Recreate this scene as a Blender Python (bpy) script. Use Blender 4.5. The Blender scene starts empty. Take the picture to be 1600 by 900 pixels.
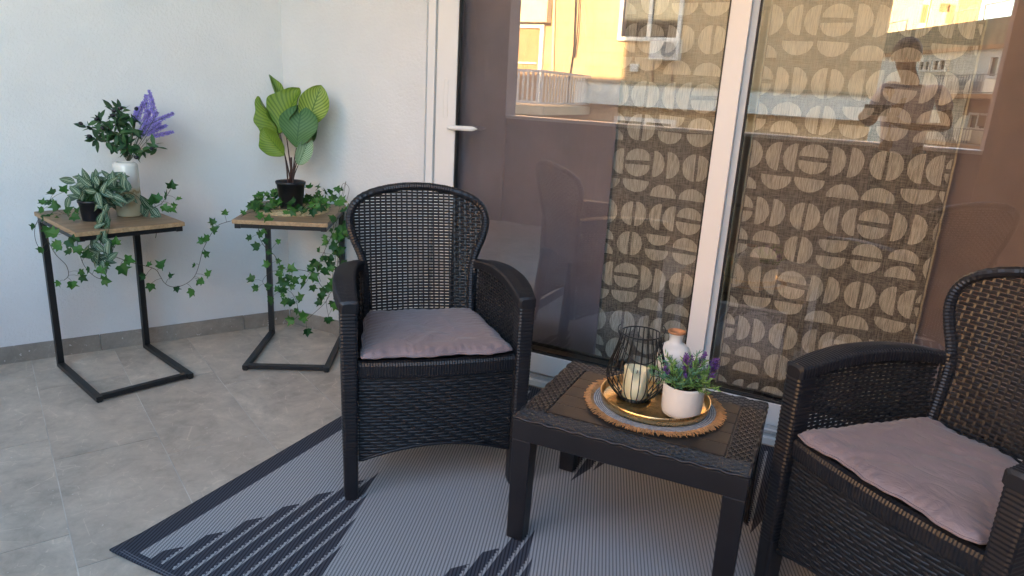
import bpy, math, random
from math import sin, cos, pi, radians, sqrt, atan2
from mathutils import Vector, Matrix, Euler
random.seed(7)
S = bpy.context.scene
COL = S.collection

# ------------------------------------------------------------------ camera, sky, sun, exposure
cam = bpy.data.cameras.new('camera')
cam_ob = bpy.data.objects.new('camera', cam); COL.objects.link(cam_ob)
RT_ = Vector((0.8947162, 0.4430998, 0.0560842)); DN = Vector((0.1703469, -0.2224656, -0.9599432)); FW = Vector((-0.4128739, 0.8684305, -0.2745243))
M = Matrix((RT_, -DN, -FW)).transposed().to_4x4(); M.translation = Vector((0, 0, 1.3))
cam_ob.matrix_world = M
cam.sensor_width = 36; cam.lens = 1088.82 / 1600 * 36; cam.clip_start = 0.02; cam.clip_end = 500
S.camera = cam_ob
SUN_EL = radians(12)
W = bpy.data.worlds.new('World'); S.world = W; W.use_nodes = True
nt = W.node_tree; nt.nodes.clear()
sky = nt.nodes.new('ShaderNodeTexSky'); sky.sky_type = 'NISHITA'; sky.sun_disc = False
sky.sun_elevation = SUN_EL; sky.sun_rotation = 0.0; sky.dust_density = 1.2; sky.ozone_density = 1.6
bg = nt.nodes.new('ShaderNodeBackground'); bg.inputs[1].default_value = 0.15
wo = nt.nodes.new('ShaderNodeOutputWorld')
nt.links.new(sky.outputs[0], bg.inputs[0]); nt.links.new(bg.outputs[0], wo.inputs[0])
sl = bpy.data.lights.new('sun', 'SUN'); sl.energy = 4.7; sl.angle = radians(0.6); sl.color = (1.0, 0.66, 0.37)
so = bpy.data.objects.new('sun', sl); COL.objects.link(so)
so.rotation_euler = Vector((0, cos(SUN_EL), sin(SUN_EL))).to_track_quat('Z', 'Y').to_euler()
S.view_settings.view_transform = 'Standard'; S.view_settings.look = 'None'
S.view_settings.exposure = 3.52
S.view_settings.use_white_balance = True; S.view_settings.white_balance_temperature = 7250; S.view_settings.white_balance_tint = 10; S.view_settings.gamma = 1.0
S.cycles.max_bounces = 10; S.cycles.transparent_max_bounces = 16; S.cycles.diffuse_bounces = 6
S.cycles.caustics_reflective = False; S.cycles.caustics_refractive = False

# ------------------------------------------------------------------ node helpers
class V:
    """a scalar socket with arithmetic"""
    def __init__(s, t, o): s.t = t; s.o = o
    def m(s, op, *a, clamp=False):
        n = s.t.nodes.new('ShaderNodeMath'); n.operation = op; n.use_clamp = clamp
        for i, x in enumerate((s,) + a):
            if isinstance(x, V): s.t.links.new(x.o, n.inputs[i])
            else: n.inputs[i].default_value = x
        return V(s.t, n.outputs[0])
    def __add__(s, b): return s.m('ADD', b)
    def __sub__(s, b): return s.m('SUBTRACT', b)
    def __mul__(s, b): return s.m('MULTIPLY', b)
    def __truediv__(s, b): return s.m('DIVIDE', b)
    def lt(s, b): return s.m('LESS_THAN', b)
    def gt(s, b): return s.m('GREATER_THAN', b)
    def fract(s): return s.m('FRACT')
    def abs(s): return s.m('ABSOLUTE')
    def max(s, b): return s.m('MAXIMUM', b)
    def min(s, b): return s.m('MINIMUM', b)

class Mt:
    def __init__(s, name, col=(.5, .5, .5), rough=.5, metal=0., spec=.5, sheen=0., trans=0., coat=0., subsurf=0.):
        m = bpy.data.materials.new(name); m.use_nodes = True; s.mat = m; s.t = m.node_tree
        s.b = s.t.nodes['Principled BSDF']; s.out = s.t.nodes['Material Output']
        i = s.b.inputs
        i['Base Color'].default_value = (*col, 1); i['Roughness'].default_value = rough; i['Metallic'].default_value = metal
        i['Specular IOR Level'].default_value = spec; i['Sheen Weight'].default_value = sheen; i['Coat Weight'].default_value = coat
        if subsurf: i['Subsurface Weight'].default_value = subsurf; i['Subsurface Radius'].default_value = (.01, .006, .004)
        s.tc = s.t.nodes.new('ShaderNodeTexCoord'); s.nrm = None
    def coord(s, kind='Object', scale=(1, 1, 1), rot=(0, 0, 0)):
        mp = s.t.nodes.new('ShaderNodeMapping'); mp.inputs['Scale'].default_value = scale; mp.inputs['Rotation'].default_value = rot
        s.t.links.new(s.tc.outputs[kind], mp.inputs[0]); return mp.outputs[0]
    def xyz(s, kind='Object'):
        n = s.t.nodes.new('ShaderNodeSeparateXYZ'); s.t.links.new(s.tc.outputs[kind], n.inputs[0]); return [V(s.t, o) for o in n.outputs]
    def noise(s, scale, detail=3, rough=.6, co=None, dist=0):
        n = s.t.nodes.new('ShaderNodeTexNoise'); n.inputs['Scale'].default_value = scale; n.inputs['Detail'].default_value = detail
        n.inputs['Roughness'].default_value = rough; n.inputs['Distortion'].default_value = dist
        s.t.links.new(co if co is not None else s.coord(), n.inputs['Vector']); return V(s.t, n.outputs['Fac'])
    def vor(s, scale, co=None, feat='F1'):
        n = s.t.nodes.new('ShaderNodeTexVoronoi'); n.inputs['Scale'].default_value = scale; n.feature = feat
        s.t.links.new(co if co is not None else s.coord(), n.inputs['Vector']); return V(s.t, n.outputs['Distance'])
    def ramp(s, fac, stops):
        n = s.t.nodes.new('ShaderNodeValToRGB'); s.t.links.new(fac.o, n.inputs[0]); e = n.color_ramp.elements
        e[0].position, e[0].color = stops[0][0], (*stops[0][1], 1); e[1].position, e[1].color = stops[-1][0], (*stops[-1][1], 1)
        for p, c in stops[1:-1]: k = e.new(p); k.color = (*c, 1)
        return n.outputs[0]
    def mix(s, fac, a, b):
        n = s.t.nodes.new('ShaderNodeMix'); n.data_type = 'RGBA'
        if isinstance(fac, V): s.t.links.new(fac.o, n.inputs[0])
        else: n.inputs[0].default_value = fac
        for x, i in ((a, 6), (b, 7)):
            if isinstance(x, tuple): n.inputs[i].default_value = (*x, 1)
            else: s.t.links.new(x, n.inputs[i])
        return n.outputs[2]
    def color(s, sock): s.t.links.new(sock, s.b.inputs['Base Color']); return s
    def rough(s, v): s.t.links.new(v.o, s.b.inputs['Roughness']); return s
    def bump(s, v, strength=.3, dist=.002):
        n = s.t.nodes.new('ShaderNodeBump'); n.inputs['Strength'].default_value = strength; n.inputs['Distance'].default_value = dist
        s.t.links.new(v.o, n.inputs['Height'])
        if s.nrm is not None: s.t.links.new(s.nrm, n.inputs['Normal'])
        s.nrm = n.outputs[0]; s.t.links.new(s.nrm, s.b.inputs['Normal']); return s
    def rnd(s):
        n = s.t.nodes.new('ShaderNodeObjectInfo'); return V(s.t, n.outputs['Random'])

# ------------------------------------------------------------------ materials
MT = {}
def simple(name, col, rough=.5, var=.12, scale=8, bs=0, bstr=.2, bd=.001, **k):
    m = Mt(name, col, rough, **k)
    a = tuple(max(0, c * (1 - var)) for c in col); b = tuple(min(1, c * (1 + var)) for c in col)
    m.color(m.ramp(m.noise(scale, 4), [(.3, a), (.7, b)]))
    if bs: m.bump(m.noise(bs, 3), bstr, bd)
    MT[name] = m.mat; return m.mat

m = Mt('white_plaster', (.74, .74, .73), .9, spec=.2)
m.color(m.ramp(m.noise(2.2, 5), [(.3, (.70, .705, .70)), (.7, (.765, .765, .755))]))
m.bump(m.noise(70, 4, .65), .8, .005).bump(m.noise(260, 2), .4, .0015); MT['plaster'] = m.mat
m = Mt('shaded_mauve_plaster', (.30, .25, .25), .9, spec=.2); m.color(m.ramp(m.noise(3, 5), [(.3, (.28, .22, .21)), (.7, (.34, .28, .27))]))  # the shade on parapet and end walls is put into this plaster colour
m.bump(m.noise(90, 4), .4, .003); MT['mauve'] = m.mat

def tile_mat(name, base):
    m = Mt(name, base, .42, spec=.4)
    r = m.rnd()
    off = m.t.nodes.new('ShaderNodeCombineXYZ'); m.t.links.new((r * 37).o, off.inputs[0]); m.t.links.new((r * 91).o, off.inputs[1])
    va = m.t.nodes.new('ShaderNodeVectorMath'); m.t.links.new(m.tc.outputs['Object'], va.inputs[0]); m.t.links.new(off.outputs[0], va.inputs[1])
    co = va.outputs[0]
    n1 = m.noise(3.5, 8, .62, co, .8); n2 = m.noise(16, 6, .7, co, .4); n3 = m.noise(120, 3, .6, co)
    f = (n1 * .62 + n2 * .38)
    k = lambda q: tuple(c * q for c in base)
    c = m.ramp(f, [(.37, k(.68)), (.45, k(.88)), (.52, k(1.03)), (.58, k(1.14)), (.64, k(1.36))])
    c = m.mix(n3.gt(.62) * .18, c, k(.7))
    v = m.vor(9, co, 'DISTANCE_TO_EDGE')
    c = m.mix(((v.lt(.010)) * (n2.gt(.52))) * .45, c, k(1.55)); c = m.mix((n1 * 1.0).gt(.56) * n3.gt(.55) * .22, c, k(1.5))
    c = m.mix((r - .5).abs() * .5, c, k(.8))
    sp = m.noise(55, 2, .5, co)
    c = m.mix(sp.gt(.71 if name == 'skirting_tile' else .74) * .7, c, (.66, .64, .6))
    m.color(c); m.rough(n1 * .25 + .33); m.bump(n2, .1, .002).bump(n3, .08, .001)
    MT[name] = m.mat
tile_mat('tile', (.52, .445, .365)); tile_mat('skirting_tile', (.30, .265, .225))
simple('grout', (.56, .53, .48), .9, .35, 5, 300, .5, .001)

def plastic(name, col, grain=(1, 1, 1)):
    m = Mt(name, col, .36, spec=.42)
    n = m.noise(260, 3, .6, m.coord(scale=grain)); n2 = m.noise(9, 3)
    m.color(m.ramp(n2, [(.3, tuple(c * .85 for c in col)), (.7, tuple(c * 1.25 for c in col))]))
    m.rough(n * .22 + .27); m.bump(n, .35, .0006); MT[name] = m.mat
plastic('anthracite_plastic', (.014, .015, .019)); plastic('anthracite_strand', (.016, .017, .020), (.12, 1, 1)); plastic('plank_plastic', (.018, .017, .017), (.05, 1, 1)); MT['plank_plastic'].node_tree.nodes['Principled BSDF'].inputs['Specular IOR Level'].default_value = .22
simple('black_metal', (.012, .012, .013), .42, .2, 30, 400, .2, .0004)
simple('black_wire', (.008, .008, .009), .35, .1, 30)
simple('white_frame', (.80, .79, .77), .32, .03, 3)
simple('gasket_black', (.012, .012, .013), .6, .1, 10)  # black of the seals and cables, their own colour
simple('aluminium_track', (.60, .61, .62), .35, .08, 20, metal=.6)

def wood(name, a, b, ax):
    m = Mt(name, a, .5)
    sc = [22, 22, 22]; sc[ax] = 1.4
    g = m.noise(3.2, 6, .65, m.coord(scale=tuple(sc)), .6); g2 = m.noise(5, 3)
    c = m.ramp(g, [(.32, tuple(x * .62 for x in a)), (.48, a), (.66, b)])
    c = m.mix(g2 * .35, c, tuple(x * .8 for x in a))
    m.color(c); m.bump(g, .12, .001); MT[name] = m.mat
wood('table_wood', (.24, .155, .09), (.36, .25, .155), 1); wood('table_wood_edge', (.42, .27, .14), (.52, .36, .21), 0)

def satin(name, col, var=.12):
    m = Mt(name, col, .48, spec=.35, sheen=.25)
    n = m.noise(5, 3); w = m.noise(900, 1, .5, m.coord(scale=(1, .15, 1)))
    m.color(m.ramp(n, [(.3, tuple(c * (1 - var) for c in col)), (.7, tuple(c * (1 + var) for c in col))]))
    m.bump(w, .12, .0005); return m
m = satin('mauve_satin_cushion', (.235, .185, .195))
m.bump(m.noise(9, 4, .55, m.coord(scale=(1.2, 2.2, 1)), 1.6), .45, .012); MT['cushion'] = m.mat
m = satin('mauve_satin_liner', (.20, .165, .185)); m.bump(m.noise(3, 2, .5, m.coord(scale=(6, 1, .4))), .25, .02); MT['liner'] = m.mat
m = satin('brown_satin_liner', (.23, .17, .15)); m.bump(m.noise(3, 2, .5, m.coord(scale=(6, 1, .4))), .25, .02); MT['liner_brown'] = m.mat

m = Mt('brown_linen_curtain', (.16, .135, .10), .9, spec=.1, sheen=.2)
hx = m.noise(300, 2, .5, m.coord(scale=(1, 1, .08))); hz = m.noise(300, 2, .5, m.coord(scale=(.08, 1, 1)))
m.color(m.ramp((hx + hz) * .5, [(.38, (.09, .077, .063)), (.5, (.18, .157, .13)), (.62, (.28, .245, .20))])); m.bump(hx + hz, .5, .0008); MT['curtain'] = m.mat
m = Mt('cream_motif_weave', (.5, .45, .33), .9, spec=.1, sheen=.2)
hx = m.noise(420, 2, .6, m.coord(scale=(1, 1, .05)))
m.color(m.ramp(hx, [(.36, (.30, .27, .215)), (.5, (.47, .43, .35)), (.64, (.60, .55, .45))])); m.bump(hx, .6, .0008); MT['motif'] = m.mat
simple('curtain_hem', (.45, .38, .26), .9, .2, 60)

# glass: thin sheet, mirror part by Fresnel
m = bpy.data.materials.new('window_glass'); m.use_nodes = True; t = m.node_tree; t.nodes.clear()
tr = t.nodes.new('ShaderNodeBsdfTransparent'); tr.inputs[0].default_value = (.975, .98, .975, 1)
gl = t.nodes.new('ShaderNodeBsdfGlossy'); gl.inputs['Roughness'].default_value = 0.0; gl.inputs['Color'].default_value = (1, 1, 1, 1)
lwt = t.nodes.new('ShaderNodeLayerWeight'); lwt.inputs['Blend'].default_value = .5
fc = V(t, lwt.outputs['Facing']).m('POWER', 4.6) * .89 + .118
mx = t.nodes.new('ShaderNodeMixShader'); ou = t.nodes.new('ShaderNodeOutputMaterial')
t.links.new(fc.o, mx.inputs[0]); t.links.new(tr.outputs[0], mx.inputs[1]); t.links.new(gl.outputs[0], mx.inputs[2]); t.links.new(mx.outputs[0], ou.inputs[0])
MT['glass'] = m
MT['dark_glass'] = Mt('dark_window_glass', (.02, .022, .025), .05, spec=.8).mat

# rug
m = Mt('woven_rug', (.3, .3, .35), .85, spec=.15)
x, y, z = m.xyz()
ax = (((x + 1.29 + .295) / .59).fract() - .5).abs() * .59
st = (x / .046 + y * .6).fract()
se = st * .055
t1 = ax.lt((y * -1 + 1.74 - se) * .40); t2 = ax.lt((y - 2.03 - se) * .40)
tri = t1.max(t2)
dark_st = st.lt(.72)
zig = ((y / .014).fract() - .5).abs() * .30
dark_st = (st + zig).lt(.84)
msk = tri * dark_st
dl = (x + 1.67); db = (y - 1.02)
bor = dl.lt(.075).max(db.lt(.035)).max((x * -1 + .73).lt(.075)).max((y * -1 + 2.69).lt(.05))
bl = (db.gt(.010) * db.lt(.013)).max(db.gt(.018) * db.lt(.021)) * dl.gt(.03)
rib = ((x * .945 + y * .32) / .0100).fract()
thr = (rib.gt(.40)); knot = ((y / .007 + rib).fract()).gt(.12)
light = m.mix(thr * knot, (.17, .18, .195), (.42, .43, .445))
dark = m.mix(thr, (.024, .026, .036), (.070, .074, .092))
c = m.mix(msk.max(bor), light, dark); c = m.mix(bl * .35, c, (.30, .30, .33))
m.color(c); m.bump((rib - .5).abs() * -1, .5, .0025); MT['rug'] = m.mat

simple('tan_fringe', (.50, .27, .12), .95, .3, 60, 300, .5, .001)
m = Mt('grey_cord_mat', (.4, .4, .4), .9); x, y, z = m.xyz()
rr = ((x * x + y * y).m('SQRT') / .0062).fract()
m.color(m.mix(rr.gt(.35), (.16, .16, .165), m.ramp(m.noise(90, 2), [(.4, (.36, .36, .37)), (.6, (.52, .51, .5))]))); m.bump((rr - .6).abs() * -1, .8, .003); MT['cord'] = m.mat
m = Mt('brushed_gold', (.86, .60, .30), .3, 1.0); m.rough(m.noise(60, 3, .6, m.coord(scale=(1, 12, 1))) * .18 + .20); MT['gold'] = m.mat
simple('white_ceramic', (.78, .77, .73), .35, .04, 20, 60, .06, .001)
simple('terracotta_rim', (.45, .20, .09), .7, .3, 40)
m = Mt('candle_wax', (.80, .80, .50), .45, subsurf=.3); m.color(m.ramp(m.noise(14, 3), [(.3, (.76, .70, .46)), (.7, (.86, .82, .60))])); MT['wax'] = m.mat
m = Mt('drip_glaze', (.7, .6, .4), .22, coat=.3); x, y, z = m.xyz()
n = m.noise(26, 3, .6, m.coord(scale=(1, 1, .5)))
f = (z * -1 + .105 + (n - .5) * .07 + x * .5) / .03
c = m.ramp(f.m('MAXIMUM', 0.).m('MINIMUM', 1.), [(0, (.72, .71, .65)), (.4, (.66, .58, .40)), (.7, (.40, .30, .16)), (1, (.62, .56, .40))])
m.color(c); m.bump(((z / .0035).fract() - .5).abs(), .15, .001); MT['glaze'] = m.mat
simple('black_pot_plastic', (.012, .013, .018), .4, .2, 30)
simple('dark_soil', (.03, .02, .012), .95, .5, 90, 120, .9, .006)
simple('natural_straw', (.56, .45, .27), .9, .35, 70, 200, .6, .002)

def leafmat(name, a, b, rough=.55):
    m = Mt(name, a, rough, spec=.3); r = m.rnd()
    m.color(m.ramp((m.noise(14, 3) * .35 + r * .65), [(.25, a), (.7, b)])); m.bump(m.noise(60, 2), .2, .001)
    m.b.inputs['Transmission Weight'].default_value = 0
    MT[name] = m.mat; return m
leafmat('ivy_green', (.012, .060, .012), (.045, .15, .025)); leafmat('olive_green', (.010, .042, .016), (.032, .10, .03)); leafmat('herb_green', (.09, .20, .05), (.17, .33, .09)); leafmat('herb_blue_green', (.08, .22, .12), (.14, .32, .19))
simple('olive_black', (.012, .010, .016), .25, .2, 30); simple('vine_brown', (.05, .045, .02), .7, .3, 40); simple('stem_dark', (.045, .018, .015), .6, .3, 40)
simple('lilac_flower', (.33, .27, .68), .8, .3, 90); simple('purple_flower', (.17, .07, .27), .8, .35, 90); simple('lavender_stem', (.10, .13, .09), .8, .3, 60)
# striped leaf: white midstripes
m = Mt('variegated_leaf', (.04, .12, .05), .5, spec=.3); u, v, _ = m.xyz('UV')
a = (u - .5).abs(); st = (a.gt(.04) * a.lt(.10)).max(a.gt(.28) * a.lt(.315)); edge = m.noise(30, 2)
c = m.mix(st * .9, m.ramp(m.rnd(), [(0, (.018, .065, .028)), (1, (.045, .10, .06))]), (.44, .52, .36)); m.color(c); MT['variegated'] = m.mat
def calathea(name, base, hi, dk):
    m = Mt(name, base, .5, spec=.25); u, v, _ = m.xyz('UV')
    a = (u - .5).abs(); w = ((v - a * .75) * 11.)
    f = w.fract(); s1 = f.gt(.62); vein = (f.lt(.07))
    c = m.mix(s1 * .75, hi, dk); c = m.mix(vein * .5, c, dk); c = m.mix(a.lt(.018), c, dk)
    c = m.mix(m.noise(6, 3) * .5, c, base); m.color(c); m.bump(f, .35, .003); MT[name] = m.mat
calathea('calathea_leaf_light', (.17, .27, .035), (.30, .40, .08), (.06, .13, .02)); calathea('calathea_leaf_plain', (.12, .21, .02), (.17, .27, .035), (.06, .13, .015)); calathea('calathea_leaf_deep', (.06, .15, .05), (.09, .20, .07), (.04, .11, .04)); calathea('calathea_leaf_pale', (.20, .33, .17), (.36, .50, .32), (.03, .10, .03))

# exterior
m = Mt('limestone_blocks', (.6, .48, .30), .9); x, y, z = m.xyz()
n = m.noise(1.3, 5); n2 = m.noise(12, 5)
row = (z / .42); sh = (row.m('FLOOR') * .5).fract(); jx = ((x / .8) + sh).fract(); jz = row.fract()
j = jx.lt(.015).max(jz.lt(.035))
c = m.ramp(n * .6 + n2 * .4, [(.3, (.42, .30, .17)), (.7, (.62, .47, .29))]); c = m.mix(j * .7, c, (.30, .21, .11)); m.color(c); m.bump(n2, .3, .01); MT['limestone'] = m.mat
simple('cream_render', (.66, .58, .42), .9, .06, 2, 60, .2, .004); simple('pale_render', (.80, .80, .74), .9, .07, 2, 60, .2, .004)
simple('ochre_trim', (.48, .27, .14), .9, .1, 4); simple('weathered_stone', (.34, .30, .20), .95, .28, 3, 30, .3, .01); simple('peach_render', (.60, .38, .22), .9, .07, 2)
simple('sky_blue_band', (.66, .72, .70), .9, .08, 2); simple('brown_screen', (.28, .16, .09), .8, .1, 3); simple('white_metal', (.72, .72, .70), .45, .05, 9)
simple('asphalt', (.05, .05, .05), .95, .2, 3, 90, .5, .004); simple('concrete', (.42, .40, .37), .9, .15, 2, 50, .3, .004); simple('roller_shutter', (.36, .23, .12), .7, .1, 4)
simple('grey_plastic', (.25, .27, .29), .5, .1, 10); simple('roof_tiles', (.3, .28, .25), .9, .2, 2)
simple('skin', (.36, .19, .11), .55, .08, 8); simple('grey_polo', (.66, .60, .68), .9, .06, 8, 200, .3, .001); simple('dark_trousers', (.03, .032, .04), .9, .1, 8); simple('black_hair', (.012, .009, .008), .55, .3, 60); simple('phone_black', (.02, .02, .02), .2, .1, 5); simple('dark_floor', (.12, .11, .10), .7, .1, 4)

# ------------------------------------------------------------------ mesh helpers
class MB:
    def __init__(s): s.v = []; s.f = []; s.uv = None; s.mi = []
    def add(s, vs, fs, mi=0):
        k = len(s.v); s.v.extend([tuple(p) for p in vs]); s.f.extend([tuple(i + k for i in f) for f in fs]); s.mi.extend([mi] * len(fs)); return s
    def box(s, a, b, mi=0, T=None):
        x0, y0, z0 = a; x1, y1, z1 = b
        vs = [(x0, y0, z0), (x1, y0, z0), (x1, y1, z0), (x0, y1, z0), (x0, y0, z1), (x1, y0, z1), (x1, y1, z1), (x0, y1, z1)]
        if T is not None: vs = [T @ Vector(p) for p in vs]
        return s.add(vs, [(0, 3, 2, 1), (4, 5, 6, 7), (0, 1, 5, 4), (1, 2, 6, 5), (2, 3, 7, 6), (3, 0, 4, 7)], mi)
    def bar(s, p, q, w, h, up=(0, 0, 1), mi=0):
        p = Vector(p); q = Vector(q); d = (q - p).normalized(); u = Vector(up)
        if abs(d.dot(u)) > .99: u = Vector((1, 0, 0))
        r = d.cross(u).normalized(); u = r.cross(d).normalized()
        vs = [c + r * a * w / 2 + u * b * h / 2 for c in (p, q) for a, b in ((-1, -1), (1, -1), (1, 1), (-1, 1))]
        return s.add(vs, [(3, 2, 1, 0), (4, 5, 6, 7), (0, 1, 5, 4), (1, 2, 6, 5), (2, 3, 7, 6), (3, 0, 4, 7)], mi)
    def tube(s, pts, r, n=6, closed=False, rib=None, flat=1., nref=None):
        pts = [Vector(p) for p in pts]; N = len(pts); rings = []
        prev = None
        for i, p in enumerate(pts):
            a = pts[(i - 1) % N] if (closed or i > 0) else p; b = pts[(i + 1) % N] if (closed or i < N - 1) else p
            d = (b - a).normalized()
            if nref is not None: x = Vector(nref) - d * d.dot(Vector(nref))
            elif prev is None: x = d.orthogonal()
            else: x = prev - d * prev.dot(d)
            if x.length < 1e-6: x = d.orthogonal()
            x.normalize(); prev = x; y = d.cross(x)
            rr = r[i] if isinstance(r, (list, tuple)) else r
            if rib: rr *= (1 + rib * (1 if i % 2 else -1))
            rings.append([p + x * rr * flat * cos(2 * pi * k / n) + y * rr * sin(2 * pi * k / n) for k in range(n)])
        vs = [q for R in rings for q in R]; fs = []
        for i in range(N if closed else N - 1):
            j = (i + 1) % N
            for k in range(n): fs.append((i * n + k, i * n + (k + 1) % n, j * n + (k + 1) % n, j * n + k))
        if not closed: fs.append(tuple(range(n))[::-1]); fs.append(tuple((N - 1) * n + k for k in range(n)))
        return s.add(vs, fs)
    def sweep(s, secs, cap=True):
        n = len(secs[0]); vs = [q for R in secs for q in R]; fs = []
        for i in range(len(secs) - 1):
            for k in range(n): fs.append((i * n + k, i * n + (k + 1) % n, (i + 1) * n + (k + 1) % n, (i + 1) * n + k))
        if cap: fs.append(tuple(range(n))[::-1]); fs.append(tuple((len(secs) - 1) * n + k for k in range(n)))
        return s.add(vs, fs)
    def lathe(s, prof, n=32, c=(0, 0, 0), T=None):
        vs = []; fs = []
        for r, z in prof:
            for k in range(n):
                p = Vector((c[0] + r * cos(2 * pi * k / n), c[1] + r * sin(2 * pi * k / n), c[2] + z)); vs.append(T @ p if T else p)
        for i in range(len(prof) - 1):
            for k in range(n): fs.append((i * n + k, i * n + (k + 1) % n, (i + 1) * n + (k + 1) % n, (i + 1) * n + k))
        return s.add(vs, fs)
    def disc(s, r, z, n=32, c=(0, 0)):
        return s.add([(c[0] + r * cos(2 * pi * k / n), c[1] + r * sin(2 * pi * k / n), z) for k in range(n)], [tuple(range(n))])
    def grid(s, fn, nu, nv, uv=False):
        vs = [fn(i / nu, j / nv) for j in range(nv + 1) for i in range(nu + 1)]
        fs = [(j * (nu + 1) + i, j * (nu + 1) + i + 1, (j + 1) * (nu + 1) + i + 1, (j + 1) * (nu + 1) + i) for j in range(nv) for i in range(nu)]
        if uv:
            if s.uv is None: s.uv = {}
            k = len(s.v)
            for j in range(nv + 1):
                for i in range(nu + 1): s.uv[k + j * (nu + 1) + i] = (i / nu, j / nv)
        return s.add(vs, fs)
    def mesh(s, name, mats, smooth=False):
        me = bpy.data.meshes.new(name); me.from_pydata(s.v, [], s.f)
        for mm in (mats if isinstance(mats, (list, tuple)) else [mats]): me.materials.append(mm)
        if any(s.mi): me.polygons.foreach_set('material_index', s.mi)
        if s.uv:
            ul = me.uv_layers.new(name='UVMap')
            for l in me.loops: ul.data[l.index].uv = s.uv.get(l.vertex_index, (0, 0))
        if smooth: me.polygons.foreach_set('use_smooth', [True] * len(me.polygons))
        me.update(); return me
    def build(s, name, mat, parent=None, smooth=False, bevel=0, kind=None, loc=None, sub=0, seg=2):
        o = bpy.data.objects.new(name, s.mesh(name, mat, smooth)); COL.objects.link(o)
        if parent is not None: o.parent = parent
        if loc is not None: o.location = loc
        if bevel:
            b = o.modifiers.new('bevel', 'BEVEL'); b.width = bevel; b.segments = seg; b.limit_method = 'ANGLE'; b.angle_limit = radians(40)
        if sub: q = o.modifiers.new('subsurf', 'SUBSURF'); q.levels = sub; q.render_levels = sub
        if kind: o['kind'] = kind
        return o
def inst(name, me, parent, Mx):
    o = bpy.data.objects.new(name, me); COL.objects.link(o); o.parent = parent; o.matrix_local = Mx; return o
def thing(name, label, cat, loc=(0, 0, 0), rz=0, group=None, kind=None):
    o = bpy.data.objects.new(name, None); COL.objects.link(o); o.location = loc; o.rotation_euler = (0, 0, rz); o.empty_display_size = .1
    o['label'] = label; o['category'] = cat
    if group: o['group'] = group
    if kind: o['kind'] = kind
    return o
def tag(o, label, cat, group=None):
    o['label'] = label; o['category'] = cat
    if group: o['group'] = group
    return o
def box(name, a, b, mat, parent=None, bevel=0, kind=None): return MB().box(a, b).build(name, mat, parent, bevel=bevel, kind=kind)
def interp(tab, x):
    if x <= tab[0][0]: return tab[0][1]
    for (a, va), (b, vb) in zip(tab, tab[1:]):
        if x <= b: return va + (vb - va) * (x - a) / (b - a)
    return tab[-1][1]
def sinterp(tab, x):
    """smooth (Catmull-Rom) interpolation"""
    if x <= tab[0][0]: return tab[0][1]
    if x >= tab[-1][0]: return tab[-1][1]
    for i in range(len(tab) - 1):
        if x <= tab[i + 1][0]:
            x1, y1 = tab[i]; x2, y2 = tab[i + 1]; y0 = tab[i - 1][1] if i else y1; y3 = tab[i + 2][1] if i + 2 < len(tab) else y2
            t = (x - x1) / (x2 - x1); return .5 * (2 * y1 + (y2 - y0) * t + (2 * y0 - 5 * y1 + 4 * y2 - y3) * t * t + (3 * y1 - y0 - 3 * y2 + y3) * t ** 3)
# point at picture coordinates of the 1600 px survey, at a distance along the view (used once, to place plants in space)
def at(px, py, d): return Vector((0, 0, 1.3)) + (FW + RT_ * ((px - 800) / 1088.82) + DN * ((py - 450) / 1088.82)) * d

# ================================================================== SETTING
CX, CY = -2.63, 2.74                      # corner of the two plaster walls
AD = Vector((-.6136, -1.14, 0)).normalized()   # direction of the left wall, from the corner towards the viewer
AN = Vector((AD.y * -1, AD.x, 0)) * -1    # pointing out of the room
if AN.x > 0: AN = -AN
A_END = Vector((CX, CY, 0)) + AD * 3.95
CEIL = 2.62
floor_ob = MB().add([(-6, -1.2, .0008), (3.2, -1.2, .0008), (3.2, 3.2, .0008), (-6, 3.2, .0008)], [(0, 1, 2, 3)]).build('floor', MT['grout'], kind='structure')
# tiles .65 x .325, running square to the left wall
td = Vector((.892, -.452)).normalized(); tn = Vector((.452, .892)).normalized()
rng = random.Random(3)
offs = {0: -2.10, 1: -2.58, 2: -2.435, 3: -2.93}
def clip_poly(poly, n, c):                # keep n.p <= c
    out = []
    for i in range(len(poly)):
        a, b = poly[i], poly[(i + 1) % len(poly)]; da = n.dot(a) - c; db_ = n.dot(b) - c
        if da <= 0: out.append(a)
        if da * db_ < 0: out.append(a + (b - a) * (da / (da - db_)))
    return out
for r in range(-6, 10):
    n0 = .075 + .325 * (r - 1)
    o0 = offs.get(r, rng.uniform(-2.9, -2.3))
    for k in range(-3, 8):
        d0 = o0 + .655 * k
        g = .0015
        c = [td * (d0 + a) + tn * (n0 + b) for a, b in ((g, g), (.655 - g, g), (.655 - g, .325 - g), (g, .325 - g))]
        c = clip_poly(c, Vector((0, 1)), 2.735)
        if c: c = clip_poly(c, Vector((AN.x, AN.y)), AN.x * CX + AN.y * CY)
        if c: c = clip_poly(c, Vector((0, -1)), .60)
        if c: c = clip_poly(c, Vector((1, 0)), 1.5)
        if c: c = clip_poly(c, Vector((-1, 0)), 4.3)
        if len(c) < 3: continue
        ctr = sum(c, Vector((0, 0))) / len(c); n = len(c); zt = rng.uniform(-.0003, .0003)
        vs = [(p.x - ctr.x, p.y - ctr.y, 0) for p in c] + [(p.x - ctr.x, p.y - ctr.y, -.006) for p in c]
        fs = [tuple(range(n))] + [(i, i + n, (i + 1) % n + n, (i + 1) % n) for i in range(n)]
        MB().add(vs, fs).build('tile', MT['tile'], floor_ob, loc=(ctr.x, ctr.y, .002 + zt))
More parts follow.
